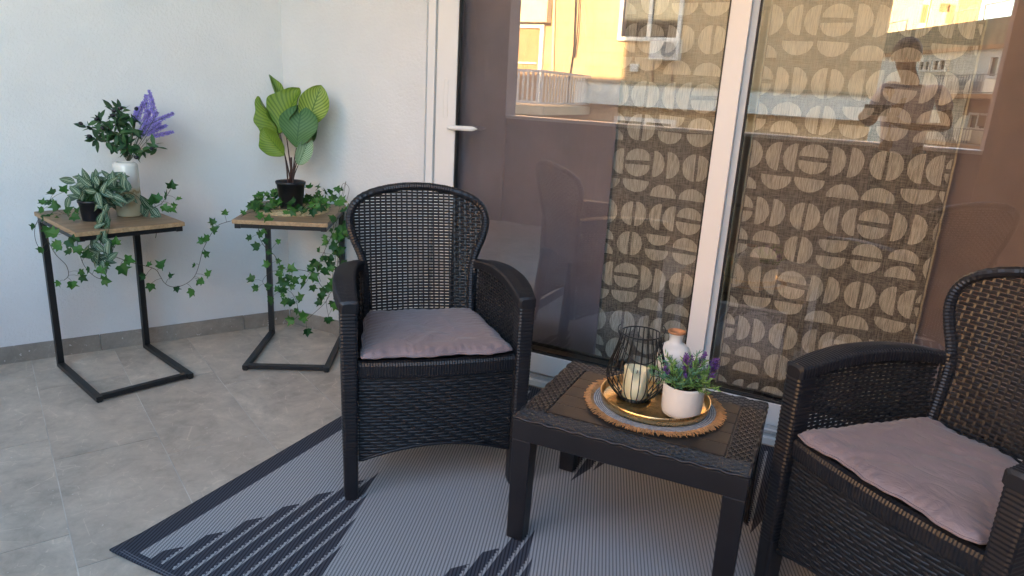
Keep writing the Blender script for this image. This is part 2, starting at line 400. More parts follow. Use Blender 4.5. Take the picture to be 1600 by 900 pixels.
# left wall (plaster), wall beside the door, wall above the door
def slab(name, p, q, z0, z1, thick, nrm, mat, parent=None, kind='structure'):
    p = Vector((p[0], p[1], 0)); q = Vector((q[0], q[1], 0)); n = Vector((nrm[0], nrm[1], 0)) * thick
    vs = [p, q, q + n, p + n]; v = [(a.x, a.y, z0) for a in vs] + [(a.x, a.y, z1) for a in vs]
    return MB().add(v, [(0, 3, 2, 1), (4, 5, 6, 7), (0, 1, 5, 4), (1, 2, 6, 5), (2, 3, 7, 6), (3, 0, 4, 7)]).build(name, mat, parent, kind=kind)
wall_left = slab('wall_left', (CX, CY), A_END, -.3, CEIL + .2, .22, AN, MT['plaster'])
wall_door = MB().box((CX - .3, CY, -.3), (-1.79, CY + .25, CEIL + .2)).build('wall_beside_door', MT['plaster'], kind='structure')
MB().box((-1.79, CY, 2.30), (2.6, CY + .25, CEIL + .2)).build('wall_above_door', MT['plaster'], kind='structure')
MB().box((1.75, CY, -.3), (2.6, CY + .25, 2.30)).build('wall_right_of_door', MT['plaster'], kind='structure')
# skirting tiles
def skirting(p, q, wall, nrm, L0):
    p = Vector(p); q = Vector(q); d = (q - p); L = d.length; d.normalize(); x = 0; first = True
    while x < L - .02:
        l = min((L0 if first else .655), L - x); first = False
        a = p + d * (x + .0012); b = p + d * (x + l - .0012); n = Vector(nrm) * -.010
        v = [(a.x, a.y), (b.x, b.y), (b.x + n.x, b.y + n.y), (a.x + n.x, a.y + n.y)]
        c = Vector(((a.x + b.x) / 2, (a.y + b.y) / 2)); zt = .078 + rng.uniform(-.001, .001)
        vs = [(s_[0] - c.x, s_[1] - c.y, .0) for s_ in v] + [(s_[0] - c.x, s_[1] - c.y, zt) for s_ in v]
        MB().add(vs, [(4, 5, 6, 7), (0, 1, 5, 4), (1, 2, 6, 5), (2, 3, 7, 6), (3, 0, 4, 7)]).build('skirting_tile', MT['skirting_tile'], wall, loc=(c.x, c.y, .002), bevel=.0015)
        x += l
skirting((CX + AD.x * .011, CY + AD.y * .011), (A_END.x, A_END.y), wall_left, (AN.x, AN.y), .24)
skirting((CX + .004, CY), (-1.79, CY), wall_door, (0, 1), .40)
MB().box((-5.2, 1.0, CEIL), (2.6, 3.2, CEIL + .2)).box((-5.2, -.92, CEIL), (-2.55, .999, CEIL + .2)).build('ceiling', MT['plaster'], kind='structure')  # unseen slab, outline shaped to light the floor and dim the left wall
# balcony front: end walls and parapet (behind the viewer, seen mirrored in the glass)
MB().box((-5.2, -.92, -.3), (-3.15, -.70, CEIL)).build('wall_end_left', MT['mauve'], kind='structure')
MB().box((.83, -.92, -.3), (2.0, -.70, CEIL)).build('wall_end_right', MT['mauve'], kind='structure')
MB().box((1.60, -.70, -.3), (1.82, CY, CEIL)).build('wall_right', MT['mauve'], kind='structure')
par = MB().box((-3.15, -.90, -.3), (.83, -.74, 1.02)).build('parapet', MT['mauve'], kind='structure')
MB().box((-3.15, -.93, 1.02), (.83, -.71, 1.05)).build('coping', MT['white_frame'], par, bevel=.004)
# dark room behind the door
rm = MB()
rm.box((-1.95, 5.4, -.3), (1.95, 5.5, 2.5)); rm.box((-2.05, 2.99, -.3), (-1.95, 5.5, 2.5)); rm.box((1.95, 2.99, -.3), (2.05, 5.5, 2.5)); rm.box((-2.05, 2.99, 2.5), (2.05, 5.5, 2.6))
rm.build('room_walls', MT['cream_render'], kind='structure')
MB().box((-1.95, 2.99, -.1), (1.95, 5.4, -.01)).build('room_floor', MT['dark_floor'], kind='structure')

# rug: thin woven sheet with a slight ripple, edges bound
def rugf(u, v):
    x = -1.67 + 2.40 * u; y = 1.02 + 1.67 * v
    e = min(u, 1 - u) * 2.4; e2 = min(v, 1 - v) * 1.67
    z = .0085 + .0012 * sin(x * 7 + y * 3) * min(1, e2 * 4) + .006 * max(0, 1 - (e + e2) / .10)
    # the corners pull in a little, the near edge bows
    y2 = y + (.012 * sin(u * pi * 3) if v == 0 else 0)
    return (x, y2, z)
rb = MB(); rb.grid(rugf, 96, 66)
rug = rb.build('rug', MT['rug'], smooth=True); sm = rug.modifiers.new('solid', 'SOLIDIFY'); sm.thickness = .005; sm.offset = -1
tag(rug, 'grey and charcoal flat woven rug with striped triangles on the tiled floor', 'rug')

# ================================================================== SLIDING DOOR
YG = 2.77
door = thing('sliding_door', 'white framed sliding glass door with curtains behind it', 'door', (0, 0, 0))
fr_ = MB(); fr_.box((-1.79, CY + .012, 0), (-1.752, CY + .16, 2.30)); fr_.box((-1.79, CY + .012, 2.26), (1.75, CY + .16, 2.299))
fr_.box((1.71, CY + .012, 0), (1.749, CY + .16, 2.258)); fr_.build('frame', MT['white_frame'], door, bevel=.003)
tk = MB(); tk.box((-1.751, CY - .03, .003), (1.709, CY + .16, .030)); tk.build('sill', MT['white_frame'], door, bevel=.002)
tk = MB()
for yy in (CY - .012, CY + .004): tk.box((-1.75, yy, .030), (1.708, yy + .006, .046))
tk.box((-1.75, CY + .060, .030), (1.708, CY + .066, .046)); tk.build('track', MT['aluminium_track'], door)
gr = MB()
gr.box((-1.752, CY + .035, .05), (-1.742, CY + .10, 2.25), 0); gr.build('groove_strip', MT['aluminium_track'], door)
def sash(x0, x1, y, stl, str_, nm):
    s_ = MB()
    s_.box((x0, y, .048), (x0 + stl, y + .034, 2.255)); s_.box((x1 - str_, y, .048), (x1, y + .034, 2.255))
    s_.box((x0 + stl, y, .048), (x1 - str_, y + .034, .142)); s_.box((x0 + stl, y, 2.175), (x1 - str_, y + .034, 2.255))
    o = s_.build('sash', MT['white_frame'], door, bevel=.0035, seg=3)
    g = MB(); a, b = x0 + stl, x1 - str_
    for c0, c1 in (((a, y + .005, .142), (a + .006, y + .03, 2.175)), ((b - .006, y + .005, .142), (b, y + .03, 2.175)), ((a + .006, y + .005, .142), (b - .006, y + .03, .149)), ((a + .006, y + .005, 2.168), (b - .006, y + .03, 2.175))): g.box(c0, c1)
    g.build('gasket', MT['gasket_black'], o)
    p = MB(); p.box((a + .004, y + .014, .147), (b - .004, y + .020, 2.170)); p.build('glass_pane', MT['glass'], o)
    return o
s1 = sash(-1.742, -.431, YG - .016, .104, .073, 1)
s2 = sash(-.444, 1.71, YG + .028, .034, .10, 2)
# recessed pull on the stile and the lever
pl = MB()
pl.tube([(-1.690 + .011 * cos(a), YG - .017, 1.24 + (.075 if sin(a) > 0 else -.075) + .011 * sin(a)) for a in [2 * pi * k / 24 for k in range(24)]], .0014, 6, True)
pl.build('pull_rim', MT['white_frame'], s1, smooth=True)
pl = MB(); pl.box((-1.699, YG - .0175, 1.165), (-1.681, YG - .0155, 1.315)); pl.build('pull_plate', MT['white_frame'], s1, bevel=.0006)
lv = MB(); lv.tube([(-1.655, YG - .016, 1.118), (-1.655, YG - .042, 1.118)], .009, 12); o = lv.build('handle', MT['white_frame'], door, smooth=True)
lv = MB()
secs = []
for i in range(13):
    x = -1.662 + .150 * i / 12; hh = .0105 * min(1, sqrt(max(0.02, (1 - i / 12) * 6)), sqrt(.3 + i * .4)); secs.append([(x, YG - .040 + .006 * cos(a), 1.118 + (i / 12) * .004 + hh * sin(a)) for a in [2 * pi * k / 12 for k in range(12)]])
lv.sweep(secs).build('lever', MT['white_frame'], o, smooth=True)

# ================================================================== CURTAINS
def fold(x, amp, ph=0): return amp * (.7 * sin(x * 17 + ph) + .45 * sin(x * 34 + 1.3 * ph + 1))
def curtain(name, label, mat, x0, x1, y, z0, amp, ph, flare=(0, 0), zt=2.2, hem=None, group=None):
    def P(x, z):
        t = (zt - z) / (zt - z0); e0 = flare[0] * t; e1 = flare[1] * t
        xx = x + e0 * (x1 - x) / (x1 - x0) + e1 * (x - x0) / (x1 - x0)
        return Vector((xx, y + fold(x, amp, ph) * (.6 + .4 * t), z))
    b = MB(); b.grid(lambda u, v: P(x0 + (x1 - x0) * u, z0 + (zt - z0) * v), int((x1 - x0) / .012), 16)
    o = b.build(name, MT[mat], smooth=True); sd = o.modifiers.new('solid', 'SOLIDIFY'); sd.thickness = .0015; sd.offset = 1
    tag(o, label, 'curtain', group)
    for xa in hem or []:
        h = MB(); h.grid(lambda u, v: P(xa[0] + (xa[1] - xa[0]) * u, z0 + (zt - z0) * v) + Vector((.0012 * sin(v * 210), -.003, 0)), 2, 60); h.build('hem', MT['curtain_hem'] if mat == 'curtain' else MT[mat], o, smooth=True)
    return o, P
l1, _ = curtain('liner_curtain', 'plain mauve satin liner curtain at the left of the sliding door', 'liner', -1.72, -.915, 2.835, .168, .006, 0, hem=[(-.925, -.915)])
l2, _ = curtain('liner_curtain', 'plain brown satin liner curtain at the right behind the black chair', 'liner_brown', .20, 1.68, 2.885, .165, .007, 1)
c1, P1 = curtain('patterned_curtain', 'brown curtain with cream half circles, left of the white door stile', 'curtain', -1.15, -.405, 2.866, .150, .011, 2, hem=[(-.417, -.405)])
c2, P2 = curtain('patterned_curtain', 'wide brown curtain with cream half circles, right of the white door stile', 'curtain', -.383, .302, 2.866, .150, .011, .5, hem=[(-.383, -.377), (.296, .302)])
# woven half circles, a thin layer proud of the cloth: (cx, cz, angle of the bulge, kind)
Rm = .056; CEL = .12
def tile_halves():
    T = []
    A = [('H', .0), ('R', .093 - .031), ('R', .151 - .031), ('V', .24), ('L', .356 - .006), ('L', .414 - .006)]
    def full(kind, x, z):
        g = .0085
        if kind == 'H': T.append((x, z + g, 90, .95)); T.append((x, z - g, 270, .95))
        else: T.append((x - g * .7, z, 180, .96)); T.append((x + g * .7, z, 0, .96))
    def rowA(z, sh):
        full('H', sh, z); T.append((.064 + sh, z, 0, .98)); T.append((.124 + sh, z, 0, .98)); full('V', .244 + sh, z); T.append((.362 + sh, z, 180, .98)); T.append((.421 + sh, z, 180, .98))
    def rowB(z, sh):
        for k, a in enumerate((270, 90, 90, 270)): T.append((sh + k * CEL, z + (-.030 if a == 90 else .030), a, .99))
    rowA(0, 0); rowB(-.102, .0); rowA(-.215, .24)
    zc = -.345
    full('H', .24, zc)
    for s_ in (.030, -.034): T.append((.36, zc + s_ - .02, 90, .94))
    full('V', .0, zc)
    for s_ in (.034, -.030): T.append((.12, zc + s_ + .02, 270, .94))
    return T
TH = tile_halves()
def motifs(parent, P, x0, x1, z0, z1, ox, oz):
    b = MB(); rg = random.Random(11)
    for i in range(-3, 5):
        for j in range(-4, 4):
            for (cx, cz, ang, asp) in TH:
                X = ox + cx + .48 * i; Z = oz + cz + .487 * j; R = Rm * asp * rg.uniform(.96, 1.03); a = radians(ang + rg.uniform(-3, 3)); depth = R * rg.uniform(.86, .95)
                if not (x0 - R < X < x1 + R and z0 - R < Z < z1 + R): continue
                n = 14; k0 = len(b.v); js = [rg.uniform(-.0011, .0011) for _ in range(n + 1)]
                vs = []
                for q in range(n + 1):
                    s_ = -R * .97 + 2 * R * .97 * q / n; hmax = depth * (max(0, 1 - (s_ / R) ** 2)) ** .47 + js[q]
                    for w in range(4):
                        d_ = hmax * w / 3 + (js[-q] * .5 if w == 0 else 0)
                        lx = cos(a) * d_ - sin(a) * s_; lz = sin(a) * d_ + cos(a) * s_
                        px, pz = min(max(X + lx, x0 + .004), x1 - .004), min(max(Z + lz, z0 + .004), z1)
                        vs.append(P(px, pz) + Vector((0, -.0022, 0)))
                fs = [(q * 4 + w, q * 4 + w + 1, (q + 1) * 4 + w + 1, (q + 1) * 4 + w) for q in range(n) for w in range(3)]
                b.add(vs, fs)
    return b.build('woven_motifs', MT['motif'], parent, kind='stuff')
motifs(c1, P1, -1.15, -.405, .155, 2.1, -.818, 1.035)
motifs(c2, P2, -.377, .296, .155, 2.1, -.150, 1.11)

# ================================================================== ARMCHAIRS (moulded plastic with a woven look)
def weave(b, F, u0f, u1f, z0, z1, p, q, hh, amp, th, per=3, n_sub=2, stakes=True, sw=.006, zfun=None, j0=0):
    """F(u,z)->(point, normal); strands run along u, stakes along z; a strand goes over per-1 stakes and under one"""
    rows = int((z1 - z0) / q)
    for j in range(rows + 1):
        z = z0 + (j + .5) * q
        if z > z1: break
        u0, u1 = u0f(z), u1f(z)
        if u1 - u0 < p: continue
        k0 = math.ceil(u0 / (p / n_sub)); k1 = math.floor(u1 / (p / n_sub))
        us = [u0] + [k * p / n_sub for k in range(k0, k1 + 1) if u0 + .002 < k * p / n_sub < u1 - .002] + [u1]
        run = []
        def flush(run):
            if len(run) < 2: return
            secs = []
            for u in run:
                P, N = F(u, z); ph = (u / p + (j + j0)) % per
                d = amp * (-1 + 2 * min(1, abs(ph - round(ph / per) * per) * 2 / 1.0)) if True else 0
                d = amp * (-1.0 if min(ph, per - ph) < .26 else (1.0 if min(ph, per - ph) > .74 else 0.0))
                c = P + N * d; Z = Vector((0, 0, hh / 2)); 
                if abs(N.z) > .8: Z = Vector((0, hh / 2, 0))
                secs.append([c - Z + N * th * .12, c - Z * .5 + N * th * .6, c + Z * .5 + N * th * .6, c + Z + N * th * .12, c + Z * .6 - N * th * .4, c - Z * .6 - N * th * .4])
            b.sweep(secs, cap=True)
        for u in us:
            if zfun and z < zfun(u): flush(run); run = []
            else: run.append(u)
        flush(run)
    if stakes:
        umax = max(abs(u0f(z0 + (z1 - z0) * t / 20)) for t in range(21)); umax2 = max(u1f(z0 + (z1 - z0) * t / 20) for t in range(21))
        k = math.ceil(-umax / p)
        while k * p <= umax2:
            u = k * p; pts = []
            m_ = max(4, int((z1 - z0) / (q * 1.0)))
            for t in range(m_ + 1):
                z = z0 + (z1 - z0) * t / m_
                if u0f(z) + .001 <= u <= u1f(z) - .001 and not (zfun and z < zfun(u)):
                    P, N = F(u, z); pts.append((P, N))
            if len(pts) > 1:
                secs = []
                for i, (P, N) in enumerate(pts):
                    U = (F(u + .001, z0)[0] - F(u, z0)[0]).normalized() * sw / 2; secs.append([P - U - N * th * .3, P - U + N * th * .45, P + U + N * th * .45, P + U - N * th * .3])
                b.sweep(secs)
            k += 1
def normal_of(f, u, z):
    e = .002; a = f(u + e, z) - f(u - e, z); b_ = f(u, z + e) - f(u, z - e); n = a.cross(b_); n.normalize(); return n
WN = [(.40, .192), (.50, .192), (.58, .194), (.64, .198), (.69, .211), (.74, .232), (.79, .246), (.83, .2455), (.862, .231), (.885, .203), (.903, .160), (.915, .105), (.922, .05), (.9235, .0)]
def back_w(z): return max(0.0, sinterp(WN, z))
def back_s(u, z): return Vector((u, .425 + (z - .44) * .215 + .045 * (1 - (u / .245) ** 2), z))
ZARM = [(0, .662), (.08, .673), (.18, .684), (.30, .686), (.40, .680), (.475, .668)]
UO = [(-.01, .300), (.03, .306), (.10, .314), (.20, .314), (.32, .300), (.42, .272), (.49, .240)]
UI = [(-.01, .246), (.03, .246), (.10, .246), (.20, .243), (.32, .232), (.42, .212), (.49, .196)]
ARCH = lambda u: .128 + .046 * max(0, 1 - (u / .235) ** 2)
def make_chair(label):
    t = thing('armchair', label, 'armchair', group='armchairs beside the low table')
    pm = MT['anthracite_plastic']; ws = MT['anthracite_strand']
    # backrest weave
    b = MB(); F = lambda u, z: (back_s(u, z), normal_of(back_s, u, z))
    weave(b, F, lambda z: -back_w(z) + .004, lambda z: back_w(z) - .004, .43, .915, .0194, .0108, .0086, .0024, .0044, per=2, sw=.0060)
    b.build('backrest_weave', ws, t, kind='stuff')
    # frame round the back, wrapped with cord
    pts = []
    zs = [.40 + i * .0045 for i in range(int((.9235 - .40) / .0045))]
    pts = [back_s(-back_w(z), z) for z in zs if back_w(z) > .13]
    top = [back_s(u, interp(sorted([(w, z) for z, w in [(zz / 2000, back_w(zz / 2000)) for zz in range(1790, 1848)]]), abs(u))) for u in [-.13 + .0044 * i for i in range(1, 59)]]
    pts = pts + top + [back_s(back_w(z), z) for z in reversed(zs) if back_w(z) > .13]
    b = MB(); b.tube(pts, [.0150] * len(pts), 10, rib=.05, nref=(0, 1, 0), flat=1.2); b.build('back_frame', pm, t, smooth=False)
    # armrests with the ribbed top, posts running down into the front legs
    for s_ in (-1, 1):
        secs = []; N = 104
        for i in range(N + 1):
            v = -.006 + .486 * i / N; rb_ = .0009 * (1 if i % 2 else -1)
            uo = sinterp(UO, v) + rb_; ui = sinterp(UI, v) - rb_; za = sinterp(ZARM, v) + rb_; h = .032
            if i == 0: uo -= .006; ui += .006; za -= .006; h = .026
            c = .008
            q = [(ui, za - h), (ui, za - c), (ui + c * .3, za - c * .3), (ui + c, za), ((ui + uo) / 2, za + .0015), (uo - c, za), (uo - c * .3, za - c * .3), (uo, za - c), (uo, za - h)]
            secs.append([Vector((s_ * a, v, z)) for a, z in (q if s_ > 0 else q[::-1])])
        MB().sweep(secs).build('armrest', pm, t)
        secs = []; N = 118
        for i in range(N + 1):
            z = .648 * (1 - i / N); rb_ = (.0006 * (1 if i % 2 else -1)) if z > .15 else 0
            k = max(0, .15 - z) / .15; ui = .248 - rb_; uo = .302 - .010 * (1 - z / .65) + rb_; v0 = -.004 - rb_ + .004 * k; v1 = .050 - .004 * k
            if z < .008: ui += .002; uo -= .002
            c = .009
            q = [(ui, v1), (ui, v0 + c), (ui + c * .3, v0 + c * .3), (ui + c, v0), (uo - c, v0), (uo - c * .3, v0 + c * .3), (uo, v0 + c), (uo, v1)]
            secs.append([Vector((s_ * a, v, z)) for a, v in (q if s_ < 0 else q[::-1])])
        MB().sweep(secs).build('leg', pm, t)
        # rear leg
        secs = []
        for i in range(9):
            z = .43 * (1 - i / 8); k = 1 - z / .43; hw = .024 - .006 * k; cx, cy = .172 + .020 * k, .468 + .05 * k
            secs.append([Vector((s_ * (cx + a * hw), cy + b2 * hw, z)) for a, b2 in ((-1, -1), (1, -1), (1, 1), (-1, 1))])
        MB().sweep(secs).build('leg', pm, t, bevel=.004)
        # woven side
        b = MB()
        def side(v, z, s_=s_):
            k = (z - .14) / .53; u = (sinterp(UI, v) + .012) * (1 - .02 * (1 - k)) + .006 * k
            return Vector((s_ * u, v, z))
        Fs = lambda v, z: (side(v, z), normal_of(side, v, z) * (1 if s_ > 0 else 1))
        weave(b, Fs, lambda z: .046, lambda z: .462, .14, .655, .0194, .0108, .0092, .0022, .0042, per=2, sw=.0075, zfun=lambda v: .135 + .05 * max(0, 1 - ((v - .25) / .21) ** 2))
        b.build('side_weave', ws, t, kind='stuff')
        # back post joining armrest and backrest
        b = MB(); b.tube([(s_ * .205, .478 + .0 * z, .13 + z) for z in [.0055 * i for i in range(99)]], [.0150] * 99, 8, rib=.05); b.build('back_post', pm, t)
        b = MB(); pts = [Vector((s_ * (sinterp(UI, v) + .012), v, .130 + .05 * max(0, 1 - ((v - .25) / .21) ** 2))) for v in [.045 + .01 * i for i in range(42)]]; b.tube(pts, .006, 6); b.build('side_rail', pm, t, smooth=True)
    # seat
    MB().box((-.236, .025, .430), (.236, .455, .452)).build('seat', pm, t, bevel=.004)
    # ribbed front band
    secs = []; N = 118
    for i in range(N + 1):
        u = -.2470 + .494 * i / N; v0 = .010 - .016 * (1 - (u / .247) ** 2) + (.0006 if i % 2 else -.0006)
        q = [(.034, .412), (v0 + .002, .412), (v0, .420), (v0, .452), (v0 + .004, .462), (v0 + .014, .467), (.05, .466), (.05, .45)]
        secs.append([Vector((u, a, z)) for a, z in q])
    MB().sweep(secs).build('front_band', pm, t)
    # front panel
    b = MB()
    fr2 = lambda u, z: Vector((u, .020 - .016 * (1 - (u / .247) ** 2) + .02 * (.41 - z) * .5, z))
    def Ff(u, z): return fr2(u, z), Vector((0, -1, 0))
    weave(b, Ff, lambda z: -.244, lambda z: .244, .128, .412, .0195, .0108, .0088, .0020, .0042, per=3, zfun=lambda u: ARCH(u) + .004, stakes=True, sw=.009)
    b.build('front_weave', ws, t, kind='stuff')
    b = MB(); b.grid(lambda uu, vv: fr2(-.246 + .492 * uu, ARCH(-.246 + .492 * uu) + (.413 - ARCH(-.246 + .492 * uu)) * vv) + Vector((0, .004, 0)), 32, 4); o = b.build('front_panel', pm, t)
    sd = o.modifiers.new('solid', 'SOLIDIFY'); sd.thickness = .004; sd.offset = 1
    b = MB(); b.tube([fr2(u, ARCH(u)) for u in [-.246 + .0123 * i for i in range(41)]], .0055, 6); b.build('front_edge', pm, t, smooth=True)
    return t
def copy_tree(o, parent=None, depth=0):
    c = o.copy(); COL.objects.link(c); c.parent = parent
    for ch in list(o.children): copy_tree(ch, c, depth + 1)
    return c
chair = make_chair('black woven plastic armchair between the plant tables and the low table')
chair2 = copy_tree(chair)
chair2['label'] = 'black woven plastic armchair at the right, cut off by the picture edge'
chair.location = (-1.058, 1.732, .012); chair.rotation_euler = (0, 0, .725)
chair2.location = (.158, 1.624, .012); chair2.rotation_euler = (0, 0, -.701)
def cushion(label, loc, rz, seed):
    rg = random.Random(seed)
    t = thing('seat_cushion', label, 'cushion', loc, rz, 'cushions on the armchairs')
    fold_ = [(rg.uniform(-.2, .2), rg.uniform(.02, .42), rg.uniform(0, pi), rg.uniform(.04, .13), rg.uniform(-.0055, .0045)) for _ in range(22)]
    puck = [(rg.uniform(-1, 1), rg.uniform(.5, 1)) for _ in range(40)]
    def outl(a, b):                       # a,b in -1..1 -> plan position
        y = .212 + .215 * b; w = .240 - .028 * (b + 1) / 2 * 1.6
        x = w * a * (1 + .012 * sin(b * 9 + seed)); y += .006 * sin(a * 8 + seed) * b
        r = max(0, abs(a) + abs(b) - 1.72); return x * (1 - r * .10), y - b * r * .035
    def topf(u, v):
        a, b = 2 * u - 1, 2 * v - 1; x, y = outl(a, b); e = min(1 - abs(a), 1 - abs(b)); h = .024 * (1 - math.exp(-e * 7)) ** .6
        for fx, fy, fa, fw, fh in fold_:
            dx, dy = x - fx, y - fy; l = dx * cos(fa) + dy * sin(fa); w = -dx * sin(fa) + dy * cos(fa); h += fh * math.exp(-(w / .016) ** 2 - (l / fw) ** 2) * min(1, e * 5)
        ed = math.exp(-(e * 9)) * min(1, e * 22)
        h += .0036 * ed * sin((x if abs(b) > abs(a) else y) * 210 + 2 * sin(x * 40 + seed)) 
        return Vector((x, y, .0185 + h))
    def botf(u, v):
        a, b = 2 * u - 1, 2 * v - 1; x, y = outl(a * .985, b * .985); e = min(1 - abs(a), 1 - abs(b)); return Vector((x, y, .016 - .013 * (1 - math.exp(-e * 12))))
    n = 72; b = MB(); b.grid(topf, n, n); b.grid(lambda u, v: botf(1 - u, v), n // 2, n // 2); b.build('cover', MT['cushion'], t, smooth=True)
    pts = []
    for k in range(160):
        s_ = k / 40; e = int(s_); f = s_ - e; a, b2 = [(2 * f - 1, -1), (1, 2 * f - 1), (1 - 2 * f, 1), (-1, 1 - 2 * f)][e]; x, y = outl(a * 1.004, b2 * 1.004); pts.append((x, y, .0175 + .0012 * sin(k * 1.3)))
    MB().tube(pts, .0038, 6, True).build('piping', MT['cushion'], t, smooth=True)
    return t
cushion('mauve satin seat cushion on the chair left of the low table', (-1.058 + .0, 1.732, .466 + .012 + .0), .725, 3)
cushion('mauve satin seat cushion on the cut off chair at the right', (.158, 1.624, .466 + .012), -.701, 8)

# ================================================================== LOW TABLE
TZ = .415
tb = thing('low_table', 'low black plastic table with woven look border and plank top', 'table', (-.752, 1.637, .0), .0294)
TL, TW = .648, .4955; pm = MT['anthracite_plastic']
for a, b_ in (((0, 0, .338), (TL, .022, .402)), ((0, TW - .022, .338), (TL, TW, .402)), ((0, .0222, .338), (.022, TW - .0222, .402)), ((TL - .022, .0222, .338), (TL, TW - .0222, .402))):
    MB().box(a, b_).build('apron', pm, tb, bevel=.004, seg=3)
MB().box((.004, .004, .388), (TL - .004, TW - .004, .4035)).build('top_board', pm, tb, bevel=.002)
bd = .072
for k in range(5):
    w = (TW - 2 * bd) / 5; MB().box((bd + .002, bd + k * w + .0012, .4035), (TL - bd - .002, bd + (k + 1) * w - .0012, .4115)).build('plank', MT['plank_plastic'], tb, bevel=.0015)
def flat(u, y): return Vector((u, y, .407))
b = MB(); up = Vector((0, 0, 1))
for (y0, y1) in ((.006, bd - .003), (TW - bd + .003, TW - .006)):
    weave(b, lambda u, y: (flat(u, y), up), lambda y: .007, lambda y: TL - .007, y0, y1, .0150, .0108, .0085, .0020, .0045, per=2, sw=.009)
for (x0, x1) in ((.006, bd - .003), (TL - bd + .003, TL - .006)):
    # strands running along the short side
    bb = MB(); weave(bb, lambda u, y: (Vector((u, y, 0)), up), lambda y: bd, lambda y: TW - bd, x0, x1, .0150, .0108, .0085, .0020, .0045, per=2, sw=.009)
    b.add([(p[1], p[0], p[2] + .407) for p in bb.v], [f[::-1] for f in bb.f])
b.build('woven_border', MT['anthracite_strand'], tb, kind='stuff')
for y0 in (.003, TW - .003):
    MB().tube([(.003 + (TL - .006) * i / 120, y0 + .0012 * sin(i * .9), .4045 + .0022 * sin(i * .55)) for i in range(121)], .0052, 6).build('rim', pm, tb, smooth=True)
for x0 in (.003, TL - .003):
    MB().tube([(x0 + .0012 * sin(i * .9), .003 + (TW - .006) * i / 90, .4045 + .0022 * sin(i * .55)) for i in range(91)], .0052, 6).build('rim', pm, tb, smooth=True)
for sx in (0, 1):
    for sy in (0, 1):
        secs = []
        for i in range(7):
            z = .339 - (.339 - .013) * i / 6; w = .058 - .006 * i / 6
            x0 = .001 + .0 * i if sx == 0 else TL - .001 - w; y0 = .001 if sy == 0 else TW - .001 - w
            secs.append([Vector((x0, y0, z)), Vector((x0 + w, y0, z)), Vector((x0 + w, y0 + w, z)), Vector((x0, y0 + w, z))])
        MB().sweep(secs).build('leg', pm, tb, bevel=.004, seg=3)

# placemat, tray, lantern, candle, pot, vase
MC = Vector((-.424, 1.930)); ZT = .4122
pm_ = thing('round_placemat', 'round grey cord placemat with tan fringe under the gold tray', 'placemat', (MC.x, MC.y, ZT))
b = MB(); b.lathe([(.0005, .004), (.184, .0045), (.186, .003), (.184, .0005)], 64); b.build('cord_spiral', MT['cord'], pm_)
b = MB(); rg = random.Random(5)
for k in range(900):
    a = 2 * pi * k / 900 + rg.uniform(-.01, .01); r0 = .180 + rg.uniform(0, .004); r1 = .203 + rg.uniform(-.006, .009); a2 = a + rg.uniform(-.05, .05); z1 = rg.uniform(.0015, .010)
    p0 = Vector((r0 * cos(a), r0 * sin(a), .0035)); p2 = Vector((r1 * cos(a2), r1 * sin(a2), z1)); pmid = (p0 + p2) / 2 + Vector((0, 0, .005))
    b.tube([p0, pmid, p2], [.0014, .0015, .0009], 4)
b.build('fringe', MT['tan_fringe'], pm_, kind='stuff')
b = MB(); b.lathe([(.0005, .0), (.150, .0), (.158, .003), (.161, .016), (.1635, .0285), (.162, .0293), (.1592, .028), (.1565, .010), (.150, .0045), (.0005, .004)], 96, (0, 0, 0))
TRC = Vector((-.424, 1.932)); tray = b.build('gold_tray', MT['gold'], None, smooth=True, loc=(TRC.x, TRC.y, ZT + .0048)); tag(tray, 'round gold metal tray holding the wire lantern and the white pot', 'tray')
ZP = ZT + .0048 + .0046
# lantern
lt = thing('wire_lantern', 'black wire lantern with a candle inside, on the gold tray', 'lantern', (-.486, 1.930, ZP))
LR = [(0, .046), (.006, .050), (.02, .064), (.045, .083), (.07, .0895), (.095, .087), (.13, .076), (.17, .0645), (.205, .0585)]
def ring(r, z, rad, n=40): return [(r * cos(2 * pi * k / n), r * sin(2 * pi * k / n), z) for k in range(n)]
b = MB()
for k in range(26):
    a = 2 * pi * k / 26; b.tube([(sinterp(LR, z) * cos(a), sinterp(LR, z) * sin(a), z) for z in [.205 * i / 18 for i in range(19)]], .0017, 6)
b.build('cage', MT['black_wire'], lt, smooth=True)
for r, z, w in ((.046, .004, .0032), (.0585, .205, .0022), (.0655, .165, .0014) if 0 else (.046, .0, .002)):
    MB().tube(ring(r, z + .0015, w), w, 6, True).build('ring', MT['black_wire'], lt, smooth=True)
MB().box((-.044, -.003, .0), (.044, .003, .003)).box((-.003, -.044, .0), (.003, .044, .003)).build('base_cross', MT['black_wire'], lt)
dirh = Vector((RT_.x, RT_.y, 0)).normalized()
for s_ in (-1, 1):
    c = dirh * (.0585 * s_); b = MB(); b.tube([c + dirh * s_ * (.002 + .0095 * sin(t)) + Vector((0, 0, .203 + .013 - .013 * cos(t) * 1.15)) for t in [pi * k / 12 for k in range(13)]], .0013, 5); b.build('eyelet', MT['black_wire'], lt, smooth=True)
